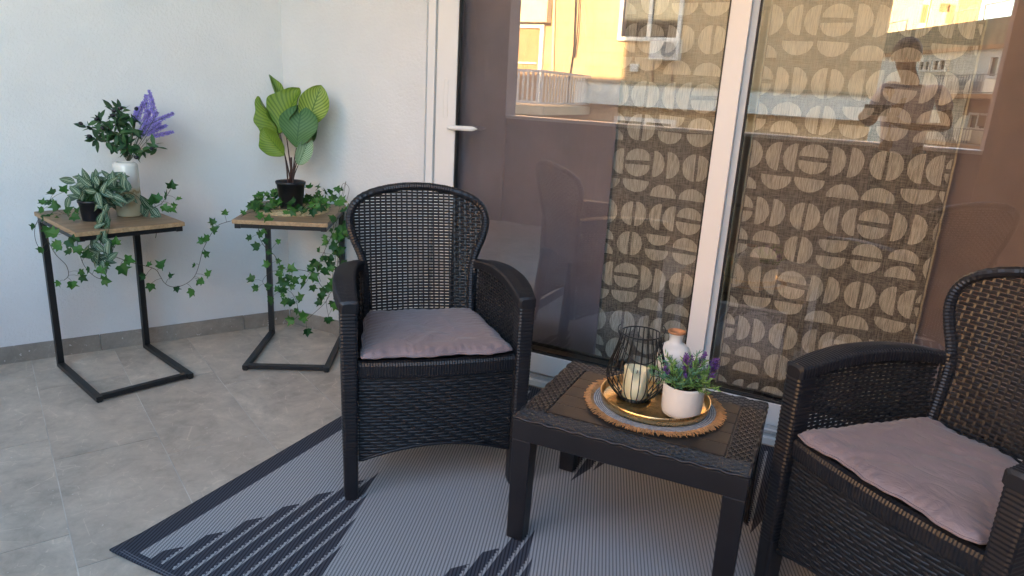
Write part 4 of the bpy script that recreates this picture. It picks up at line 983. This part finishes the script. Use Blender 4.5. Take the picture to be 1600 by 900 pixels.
sb.tube(smooth_path([cp, *[p - c0 for p in P3((165, 320, dv - .07), (172, 345, dv - .13), (166, 375, dh), (164, 395, dh), (170, 405, dh))]], 5), .0011, 5)
sb.build('stems', MT['olive_green'], vp, smooth=True)

# ---- left table: tall vase with olive sprays and lilac lavender
c1v = lw(.252, .272, SZ + .001)
tv = thing('tall_vase', 'tall cream glazed vase with brown drips at the back of the left table', 'vase', tuple(c1v))
MB().lathe([(.0005, 0), (.045, 0), (.0485, .004), (.0485, .07), (.0475, .073), (.0480, .076), (.0475, .15), (.0465, .205), (.044, .214), (.036, .220), (.030, .222), (.0285, .219), (.028, .20)], 56).build('body', MT['glaze'], tv, smooth=True)
dV = FW.dot(c1v - Vector((0, 0, 1.3)))
ol = thing('olive_spray', 'artificial olive branches with black olives standing in the tall cream vase', 'artificial branch', tuple(c1v))
OL = [leaf_mesh('leaf', [(0, .01), (.2, .15), (.5, .20), (.8, .12), (1, .004)], .044, .2, bd_, MT['olive_green']) for bd_ in (.05, .2, .4)]
ob = MB().lathe([(.0003, -.0105), (.005, -.009), (.0078, -.003), (.0080, .002), (.0055, .008), (.0003, .0105)], 12).mesh('olive', MT['olive_black'], smooth=True)
sb = MB(); mouth = at(200, 254, dV)
def twig(pts, n, sp=.016, sz=1.):
    p = smooth_path(P3(*pts), 5); sb.tube([q - c1v for q in p], .0014, 5); i0 = len(p) // 3
    for k in range(n):
        q = p[rp.randint(i0, len(p) - 1)]; o = (RT_ * rp.uniform(-1, 1) + Vector((0, 0, rp.uniform(-1, .9))) + VIEW * rp.uniform(-.8, .8)).normalized(); inst('leaf', rp.choice(OL), ol, frame(o, VIEW + rdir() * .9 + Vector((0, 0, .4)), q + o * sp * rp.uniform(.1, .6) - c1v, sz * rp.uniform(.8, 1.15)))
twig(((200, 254, dV), (190, 225, dV - .02), (165, 208, dV - .03), (138, 200, dV - .02)), 30)
twig(((200, 254, dV), (188, 215, dV), (182, 185, dV), (178, 170, dV)), 38)
twig(((200, 254, dV), (195, 220, dV - .03), (175, 205, dV - .05), (155, 188, dV - .05)), 32)
twig(((200, 254, dV), (198, 225, dV + .02), (195, 195, dV + .02), (190, 172, dV + .02)), 30)
twig(((200, 254, dV), (205, 240, dV - .05), (225, 232, dV - .06), (250, 230, dV - .05)), 20)
twig(((200, 254, dV), (200, 238, dV - .06), (198, 226, dV - .08), (205, 222, dV - .08)), 20)
twig(((200, 254, dV), (185, 232, dV - .05), (165, 222, dV - .06), (148, 217, dV - .05)), 26)
twig(((200, 254, dV), (203, 235, dV), (208, 200, dV), (205, 178, dV)), 22)
for px, py in ((126, 193), (151, 186), (140, 213), (178, 173), (188, 169), (213, 170), (213, 246), (237, 232), (176, 180), (160, 200)): 
    q = at(px, py, dV - .075); M_ = frame(rdir(-.4, .4), VIEW, q - c1v, 1.); inst('olive', ob, ol, M_ @ Matrix.Rotation(pi / 2, 4, 'X'))
sb.build('twigs', MT['vine_brown'], ol, smooth=True)
lv_ = thing('lilac_lavender', 'bunch of lilac artificial lavender standing in the tall cream vase', 'artificial flower', tuple(c1v))
fb, sb = MB(), MB(); rg = rp
for bx, by, tx, ty, w in ((243, 182, 233, 142, .009), (230, 188, 228, 149, .0115), (225, 198, 271, 177, .010), (218, 212, 246, 176, .011), (235, 214, 270, 206, .007), (232, 208, 260, 196, .007), (220, 196, 238, 170, .0105), (212, 190, 224, 160, .010), (216, 215, 230, 190, .010), (225, 212, 250, 192, .010), (208, 190, 215, 168, .008)):
    B = at(bx, by, dV + .03 + rp.uniform(-.02, .02)); T_ = at(tx, ty, dV + .03 + rp.uniform(-.03, .02)); d = T_ - B; L = d.length; dn = d.normalized(); mid = (B + T_) / 2 + Vector((0, 0, .004))
    sb.tube([mouth - c1v, (mouth + B) / 2 - c1v, B - c1v, T_ - c1v], .0012, 5)
    for k in range(int(L * 4600)):
        t = rp.random() ** .9; p = B + d * t; r = 1.2 * w * (1 - t) ** .45; o = rdir(); o = (o - dn * o.dot(dn)).normalized(); blade(fb, p + o * r * rp.uniform(.2, .9) - c1v, o + dn * .8, rp.uniform(.005, .010), .0036)
fb.build('lilac_flowers', MT['lilac_flower'], lv_, kind='stuff'); sb.build('stems', MT['lavender_stem'], lv_)

# ================================================================== ACROSS THE STREET (seen mirrored in the glass)
def mir(px, py, y):
    """a point of the world behind the viewer, at depth y, that the glass at YG mirrors to this place of the survey picture"""
    r = FW + RT_ * ((px - 800) / 1088.82) + DN * ((py - 450) / 1088.82); t = (2 * YG - y) / r.y
    return Vector((r.x * t, y, 1.3 + r.z * t))
MB().add([(-90, -90, -6), (70, -90, -6), (70, 40, -6), (-90, 40, -6)], [(0, 1, 2, 3)]).build('ground', MT['concrete'], kind='structure')
MB().box((-60, -12.5, -5.99), (40, -4.0, -5.95)).build('road', MT['asphalt'], kind='structure')
MB().box((-60, -16, -5.98), (40, -12.5, -5.86)).build('pavement', MT['concrete'], kind='structure')
# the house this balcony belongs to: unseen upper masses shaped to shade balcony and far facade
hs = thing('own_house', 'apartment house carrying the balcony', 'house', kind='structure'); del hs['category']
MB().box((-22, -.95, -6), (8, -.70, -.32)).build('lower_wall', MT['limestone'], hs)
MB().box((-22, 3.3, -6), (8, 14, 5.46)).build('rear_block', MT['limestone'], hs)
MB().box((-22, -.92, -.32), (-5.22, 3.28, 5.0 - .0)).build('side_block', MT['limestone'], hs)
MB().box((2.62, -.92, -.32), (8, 3.28, 5.0)).build('side_block', MT['limestone'], hs)
MB().box((-5.2, 1.05, 2.83), (2.6, 3.28, 5.45)).build('shade_storey', MT['limestone'], hs)  # unseen mass, its top edge set for the shadow line across the street
MB().box((-6.9, 1.05, 5.47), (8, 14, 10.6)).build('shade_block', MT['limestone'], hs)  # unseen mass added to keep sun off the right part of the far facade

YF = -16.0
def win(parent, c0, c1, y, d=.12, fw=.07, mull=1, sill=False, glass='dark_glass', frame_='white_metal', vert=True):
    """window: frame ring, mullions and pane, in a facade facing +y"""
    x0, z0, x1, z1 = min(c0.x, c1.x), min(c0.z, c1.z), max(c0.x, c1.x), max(c0.z, c1.z)
    b = MB(); b.box((x0, y, z0), (x0 + fw, y + d, z1)); b.box((x1 - fw, y, z0), (x1, y + d, z1)); b.box((x0 + fw, y, z0), (x1 - fw, y + d, z0 + fw)); b.box((x0 + fw, y, z1 - fw), (x1 - fw, y + d, z1))
    for k in range(mull): xm = x0 + (x1 - x0) * (k + 1) / (mull + 1); b.box((xm - fw / 2, y, z0 + fw), (xm + fw / 2, y + d * .9, z1 - fw))
    f = b.build('window', MT[frame_], parent); MB().box((x0 + fw, y + .01, z0 + fw), (x1 - fw, y + .03, z1 - fw)).build('pane', MT[glass], f); return f
bA = thing('apartment_building', 'limestone apartment building with a railed balcony and a white framed window', 'building')
xr = mir(1385, 60, YF).x
MB().box((-34, YF - 6, -5.85), (xr, YF, 10.5)).build('wall', MT['limestone'], bA)  # stretched wider and higher beyond view to bounce more warm light
MB().box((mir(905, 140, YF).x, YF + .002, mir(905, 160, YF).z), (xr + .03, YF + .35, mir(905, 127, YF).z)).build('string_course', MT['sky_blue_band'], bA)
MB().box((mir(905, 140, YF).x, YF + .002, mir(905, 127, YF).z + .002), (xr + .05, YF + .42, mir(905, 127, YF).z + .07)).build('ledge', MT['weathered_stone'], bA)
win(bA, mir(976, -42, YF), mir(1063, 66, YF), YF + .01, .14, .11)
win(bA, mir(962, 181, YF), mir(1050, 250, YF), YF + .01, .14, .12)
p = mir(1022, 62, YF); q = mir(1064, 96, YF)
acu = thing('air_conditioner', 'white air conditioner unit under the framed window across the street', 'air conditioner', group='air conditioners across the street')
MB().box((p.x, YF + .03, q.z), (q.x, YF + .42, p.z)).build('case', MT['white_metal'], acu, bevel=.02); MB().lathe([(.0, 0), (.22, 0), (.22, .03), (.19, .03), (.19, .01), (.0, .01)], 24, T=Matrix.Translation(((p.x + q.x) / 2 + .12, YF + .421, (p.z + q.z) / 2)) @ Matrix.Rotation(-pi / 2, 4, 'X')).build('fan_grille', MT['grey_plastic'], acu)
for px, a, z1 in ((1022, 92, 128), (1053, 96, 140)): MB().tube([mir(px, a, YF + .05), mir(px - 3, (a + z1) / 2, YF + .05), mir(px - 2, z1, YF + .05)], .03, 6).build('pipe', MT['brown_screen'], bA)
MB().tube([mir(868, -80, YF + .06), mir(863, 120, YF + .06)], .045, 8).build('downpipe', MT['cream_render'], bA)
MB().tube(smooth_path([mir(902, -60, YF + .08), mir(898, 40, YF + .10), mir(896, 80, YF + .08), mir(888, 135, YF + .08), mir(886, 175, YF + .08)], 5), .022, 5).build('cable', MT['gasket_black'], bA)
MB().tube(smooth_path([mir(908, -60, YF + .08), mir(903, 40, YF + .14), mir(898, 90, YF + .08)], 5), .018, 5).build('cable', MT['gasket_black'], bA)
MB().box((mir(988, 90, YF).x, YF + .003, mir(990, 112, YF).z), (mir(1000, 90, YF).x, YF + .16, mir(990, 100, YF).z)).build('meter_box', MT['white_metal'], bA)
# enclosed bay and balcony door
MB().box((mir(760, 0, YF).x, YF + .001, mir(820, 36, YF).z), (mir(862, 36, YF).x, YF + .42, 8.3)).build('enclosed_bay', MT['cream_render'], bA)
w_ = win(bA, mir(791, 37, YF), mir(845, 165, YF), YF + .01, .14, .13, mull=0, glass='roller_shutter')
MB().box((mir(796, 92, YF).x, YF + .05, mir(800, 99, YF).z), (mir(840, 92, YF).x, YF + .10, mir(800, 96, YF).z)).build('rail', MT['white_metal'], w_)
win(bA, mir(735, 37, YF), mir(782, 165, YF), YF + .01, .14, .13, mull=0, glass='roller_shutter')
YB = YF + 3.6
zt_, zb_ = mir(820, 108, YB).z, mir(820, 158, YB).z; xl, xb = mir(700, 130, YB).x, mir(851, 130, YB).x
MB().box((xl, YF + .002, mir(820, 178, YB).z), (xb + .03, YB, mir(820, 164, YB).z)).build('balcony_slab', MT['cream_render'], bA)
rl = MB(); rl.box((xl, YB - .06, zt_ - .07), (xb, YB, zt_)).box((xl, YB - .05, zb_ - .05), (xb, YB - .01, zb_))
rl.box((xb - .05, YF, zt_ - .07), (xb, YB - .061, zt_)).box((xb - .04, YF, zb_ - .05), (xb - .01, YB - .061, zb_)); rl.build('railing', MT['white_metal'], bA)
k = 0; x_ = xb - .05
while x_ > xl:
    MB().box((x_ - .055, YB - .045, zb_ + .001), (x_, YB - .015, zt_ - .071)).build('baluster', MT['white_metal'], bA); x_ -= .145
y_ = YB - .2
while y_ > YF + .1:
    MB().box((xb - .04, y_, zb_ + .001), (xb - .012, y_ + .05, zt_ - .071)).build('baluster', MT['white_metal'], bA); y_ -= .22
# second building, its front running towards the viewer on the right
A2 = Vector((0.03, -28.1)); B2 = Vector((3.58, -21.5)); d2 = (B2 - A2).normalized(); n2 = Vector((-d2.y, d2.x)); 
T2 = Matrix(((d2.x, -n2.x * -1 if False else n2.x, 0, A2.x), (d2.y, n2.y, 0, A2.y), (0, 0, 1, 0), (0, 0, 0, 1)))   # local x along the front, local y out towards the street
def q2(px, py):
    r = FW + RT_ * ((px - 800) / 1088.82) + DN * ((py - 450) / 1088.82)
    t = (n2.dot(A2) - n2.y * 2 * YG) / (n2.x * r.x - n2.y * r.y); X = Vector((r.x * t, 2 * YG - r.y * t)); return d2.dot(X - A2), 1.3 + r.z * t
bB = thing('apartment_building', 'long pale apartment building with terrace railings and an orange string course', 'building'); bB.matrix_world = T2
sg = 1 if n2.dot(Vector((0, 0)) - A2) > 0 else -1
def b2(name, p, q, d0, d1, mat, par=None, bevel=0): return MB().box((min(p[0], q[0]), min(sg * d0, sg * d1), min(p[1], q[1])), (max(p[0], q[0]), max(sg * d0, sg * d1), max(p[1], q[1]))).build(name, MT[mat], par or bB, bevel=bevel)
zroof = q2(1480, 38)[1]; zs1 = q2(1500, 74)[1]; zs0 = q2(1500, 80)[1]; XE = 12.0
b2('wall', (-6, -5.85), (XE, zs0), 0, -9, 'pale_render'); b2('roof_parapet', (-6, zs1 + .001), (XE, zroof), .0, -.35, 'weathered_stone'); b2('roof_slab', (-6, zs1 - .02), (XE, zs1 + .3), -.36, -9, 'concrete')
b2('string_course', (-6, zs0 + .001), (XE, zs1), .12, -.3, 'ochre_trim')
z1 = q2(1530, 149)[1]; z0 = q2(1530, 155)[1]; b2('terrace_slab', (q2(1470, 150)[0], z0), (XE, z1), .003, 1.0, 'ochre_trim'); z3 = q2(1500, 222)[1]; b2('terrace_slab', (q2(1470, 150)[0], z3 - .15), (XE, z3), .003, 1.0, 'ochre_trim')
def w2(a, b_, mull=1):
    x0, x1 = sorted((a[0], b_[0])); z0_, z1_ = sorted((a[1], b_[1])); fw = .07; b = MB()
    for c0, c1 in (((x0, z0_), (x0 + fw, z1_)), ((x1 - fw, z0_), (x1, z1_)), ((x0 + fw, z0_), (x1 - fw, z0_ + fw)), ((x0 + fw, z1_ - fw), (x1 - fw, z1_)), (((x0 + x1) / 2 - fw / 2, z0_ + fw), ((x0 + x1) / 2 + fw / 2, z1_ - fw))): b.box((c0[0], min(sg * .003, sg * .12), c0[1]), (c1[0], max(sg * .003, sg * .12), c1[1]))
    f = b.build('window', MT['white_metal'], bB); MB().box((x0 + fw, min(sg * .004, sg * .03), z0_ + fw), (x1 - fw, max(sg * .004, sg * .03), z1_ - fw)).build('pane', MT['dark_glass'], f)
w2(q2(1463, 92), q2(1481, 112)); w2(q2(1441, 94), q2(1456, 112)); w2(q2(1553, 86), q2(1578, 122)); w2(q2(1520, 176), q2(1545, 205))
b2('roller_shutter', q2(1515, 155), q2(1541, 182), .004, .10, 'brown_screen'); b2('roller_shutter', q2(1542, 155), q2(1566, 200), .004, .12, 'brown_screen')
if 0:
    pass
for a, b_, x0p in ((120, 148, 1506), (198, 222, 1490)):
    xs, zt3 = q2(x0p, a); zb3 = q2(x0p, b_)[1]; r = MB(); r.box((xs, min(sg * .93, sg * .97), zt3 - .03), (XE, max(sg * .93, sg * .97), zt3)); r.box((xs, min(sg * .93, sg * .97), zb3 + .02), (XE, max(sg * .93, sg * .97), zb3 + .05)); r.box((xs, min(sg * .003, sg * .93), zt3 - .03), (xs + .04, max(sg * .003, sg * .93), zt3)); r.build('railing', MT['grey_plastic'], bB)
    k = xs
    while k < XE - 4:
        MB().box((k, min(sg * .94, sg * .96), zb3 + .051), (k + .02, max(sg * .94, sg * .96), zt3 - .031)).build('railing_bar', MT['grey_plastic'], bB); k += .13
def acunit(a, b_, lab):
    x0, x1 = sorted((a[0], b_[0])); z0_, z1_ = sorted((a[1], b_[1])); t = thing('air_conditioner', lab, 'air conditioner', group='air conditioners across the street'); t.matrix_world = T2
    MB().box((x0, min(sg * .25, sg * .65), z0_), (x1, max(sg * .25, sg * .65), z1_)).build('case', MT['white_metal'], t, bevel=.02); MB().box((x0 + .1, min(sg * .651, sg * .67), z0_ + .08), (x1 - .1, max(sg * .651, sg * .67), z1_ - .08)).build('fan_grille', MT['grey_plastic'], t)
acunit(q2(1509, 125), q2(1521, 146), 'air conditioner with brownish grille, first behind the upper terrace railing'); acunit(q2(1524, 124), q2(1540, 147), 'air conditioner standing second behind the upper terrace railing'); acunit(q2(1550, 125), q2(1566, 148), 'air conditioner standing third behind the upper terrace railing')
acunit(q2(1493, 200), q2(1505, 221), 'air conditioner at the left end of the lower terrace'); acunit(q2(1510, 200), q2(1528, 221), 'air conditioner in the middle of the lower terrace')
# sunlit rooftop building beyond and rooftop aerial frames
YP = -34.0
bC = thing('rooftop_house', 'sunlit yellow penthouse rising behind the roof parapet', 'building'); gx = lambda px, py=20: mir(px, py, YP).x
MB().box((gx(1386), YP - 6, -5.85), (gx(1440), YP, 12)).build('wall', MT['cream_render'], bC); MB().box((gx(1440) + .003, YP - 5, -5.85), (gx(1452), YP - .8, 12)).build('wall', MT['pale_render'], bC)
MB().box((gx(1452) + .003, YP - 6, -5.85), (gx(1494), YP + .1, 12)).build('wall', MT['cream_render'], bC); MB().box((gx(1494) + .003, YP - 6, -5.85), (gx(1531), YP, 12)).build('wall', MT['peach_render'], bC)
for px, py, w, h_ in ((1446, 18, .25, .8), (1476, 12, .4, .35), (1485, 22, .3, .8)): c = mir(px, py, YP); MB().box((c.x - w / 2, YP + (.101 if px > 1452 else -.799), c.z - h_ / 2), (c.x + w / 2, YP + (.13 if px > 1452 else -.77), c.z + h_ / 2)).build('window', MT['roller_shutter'], bC)
def aerial(lab, pts, y):
    t = MB(); P = [mir(a, b_, y) for a, b_ in pts]
    for p, q in zip(P, P[1:]): t.tube([p, q], .03, 5)
    tag(t.build('clothes_line_frame', MT['grey_plastic']), lab, 'rooftop frame', 'thin metal frames on the far roof')
aerial('thin metal frame low on the roof in front of the yellow penthouse', ((1386, 50), (1390, 36), (1418, 30), (1415, 50)), -27.2)
aerial('thin metal frame on the roof in front of the peach wall', ((1488, 40), (1494, 18), (1528, 12), (1521, 38)), -27)
aerial('thin metal frame on the roof against the open sky', ((1537, 34), (1541, 7), (1577, 0), (1600, -8)), -26.6)

# ================================================================== PERSON (seen mirrored in the glass)
def skin(name, verts, edges, radii, mat, parent, sub=2, root=0):
    me = bpy.data.meshes.new(name); me.from_pydata(verts, edges, []); me.materials.append(mat); o = bpy.data.objects.new(name, me); COL.objects.link(o); o.parent = parent
    sk = o.modifiers.new('skin', 'SKIN'); sk.use_smooth_shade = True; L = me.skin_vertices[0] if len(me.skin_vertices) else me.attributes.new
    for i, r in enumerate(radii): me.skin_vertices[0].data[i].radius = r if isinstance(r, tuple) else (r, r)
    me.skin_vertices[0].data[root].use_root = True
    s_ = o.modifiers.new('subsurf', 'SUBSURF'); s_.levels = sub; s_.render_levels = sub; return o
def ensure_skin(me): 
    pass
PB = Vector((.27, -.44, 0)); per = thing('person', 'person in grey polo shirt and dark trousers looking down at a phone', 'person', (PB.x, PB.y, .006))
J = dict(pel=(0, 0, .98), bel=(0, .01, 1.12), chest=(-.01, .0, 1.32), neck0=(-.02, .02, 1.48), neck=(-.04, .045, 1.545), jaw=(-.075, .085, 1.60), head=(-.085, .075, 1.675), crown=(-.08, .055, 1.755),
         shl=(-.185, .0, 1.44), shr=(.18, .0, 1.46), ell=(-.235, .08, 1.20), elr=(.27, .06, 1.20), wrl=(-.30, .30, 1.235), wrr=(-.02, .30, 1.195), hal=(-.295, .355, 1.265), har=(-.115, .355, 1.245),
         hil=(-.09, 0, .93), hir=(.09, 0, .93), knl=(-.10, .03, .52), knr=(.10, .03, .52), anl=(-.11, -.01, .10), anr=(.11, -.01, .10), tol=(-.12, .13, .03), tor=(.12, .13, .03))
R_ = dict(pel=(.15, .10), bel=(.14, .105), chest=(.165, .11), neck0=(.08, .07), neck=.055, jaw=(.062, .075), head=(.084, .104), crown=(.062, .074), shl=.062, shr=.062, ell=.040, elr=.040, wrl=.026, wrr=.026, hal=(.036, .020), har=(.036, .020),
          hil=.085, hir=.085, knl=.055, knr=.055, anl=.038, anr=.038, tol=.03, tor=.03)
E_ = [('pel', 'bel'), ('bel', 'chest'), ('chest', 'neck0'), ('neck0', 'neck'), ('neck', 'jaw'), ('jaw', 'head'), ('head', 'crown'), ('chest', 'shl'), ('chest', 'shr'), ('shl', 'ell'), ('shr', 'elr'), ('ell', 'wrl'), ('elr', 'wrr'), ('wrl', 'hal'), ('wrr', 'har'), ('pel', 'hil'), ('pel', 'hir'), ('hil', 'knl'), ('hir', 'knr'), ('knl', 'anl'), ('knr', 'anr'), ('anl', 'tol'), ('anr', 'tor')]
def build_skin(name, keys, extra, grow, mat, sub=2):
    V_ = [J[k] for k in keys]; ed = [(keys.index(a), keys.index(b_)) for a, b_ in E_ if a in keys and b_ in keys]; ra = [(R_[k] if isinstance(R_[k], tuple) else (R_[k], R_[k])) for k in keys]; ra = [(a + grow, b_ + grow) for a, b_ in ra]
    for k, p, r in extra: V_.append(p); ra.append((r, r)); ed.append((keys.index(k) if isinstance(k, str) else k, len(V_) - 1))
    me = bpy.data.meshes.new(name); me.from_pydata(V_, ed, []); me.materials.append(mat); o = bpy.data.objects.new(name, me); COL.objects.link(o); o.parent = per
    if not me.skin_vertices: 
        bpy.context.view_layer.objects.active = o
    sk = o.modifiers.new('skin', 'SKIN'); sk.use_smooth_shade = True
    if not me.skin_vertices:
        with bpy.context.temp_override(object=o, active_object=o): bpy.ops.mesh.customdata_skin_add()
    for i, r in enumerate(ra): me.skin_vertices[0].data[i].radius = r
    me.skin_vertices[0].data[0].use_root = True
    s_ = o.modifiers.new('subsurf', 'SUBSURF'); s_.levels = sub; s_.render_levels = sub; return o
keys = list(J)
ex = []
def fingers(hand, base, curl, thumb):
    h = Vector(J[hand])
    for i, dz in enumerate((.026, .009, -.008, -.024)):
        n0 = len(keys) + len(ex); p1 = h + Vector((base * .012, .028, dz)); L = (.036, .04, .038, .030)[i]
        ex.append((hand, tuple(p1), .0085)); ex.append((n0, tuple(p1 + Vector((-base * .012, L, 0))), .0078)); ex.append((n0 + 1, tuple(p1 + Vector((base * .018, L * 1.35, 0))), .007))
    n0 = len(keys) + len(ex); ex.append((hand, tuple(h + Vector((base * .026, .01, .030))), .010)); ex.append((n0, tuple(h + Vector((base * .050, .030, .040))), .008))
fingers('hal', 1, 0, 0); fingers('har', -1, 0, 0)
body = build_skin('body', keys, ex, 0, MT['skin'])
shirt = build_skin('shirt', ['bel', 'chest', 'neck0', 'shl', 'shr', 'pel'], [('shl', (-.225, .055, 1.28), .055), ('shr', (.245, .045, 1.29), .055)], .013, MT['grey_polo'])
tro = build_skin('trousers', ['pel', 'hil', 'hir', 'knl', 'knr', 'anl', 'anr'], [], .014, MT['dark_trousers'])
hd = Vector(J['head'])
b = MB(); b.grid(lambda u, v: hd + Vector((.100 * sin(pi * v * .62) * cos(2 * pi * u), -.016 + .118 * sin(pi * v * .62) * sin(2 * pi * u), .018 + .118 * cos(pi * v * .62) + .004 * sin(u * 60))), 36, 16); b.build('hair', MT['black_hair'], per, smooth=True)
for s_ in (-1, 1):
    MB().lathe([(.0005, -.010), (.009, -.006), (.011, 0), (.009, .006), (.0005, .010)], 12, T=Matrix.Translation(hd + Vector((s_ * .030 + .0, .088, -.004)))).build('eye', MT['black_hair'], per, smooth=True)
    MB().lathe([(.0005, -.028), (.012, -.02), (.016, 0), (.012, .022), (.0005, .028)], 12, T=Matrix.Translation(hd + Vector((s_ * .083, .0, -.012))) @ Matrix.Diagonal((.5, 1, 1, 1))).build('ear', MT['skin'], per, smooth=True)
MB().add([hd + Vector(p) for p in ((-.009, .090, .0), (.009, .090, .0), (.014, .088, -.035), (-.014, .088, -.035), (0, .116, -.032))], [(0, 3, 4), (0, 4, 1), (1, 4, 2), (3, 2, 4)]).build('nose', MT['skin'], per, smooth=True)
MB().tube([hd + Vector((-.022, .086, -.056)), hd + Vector((0, .093, -.055)), hd + Vector((.022, .086, -.056))], .004, 6).build('mouth', MT['terracotta_rim'], per, smooth=True)
ph = MB().box((-.022, -.026, 1.262), (.140, -.018, 1.336)).build('phone', MT['phone_black'], bevel=.006); tag(ph, 'dark phone held sideways in both hands by the person', 'phone')
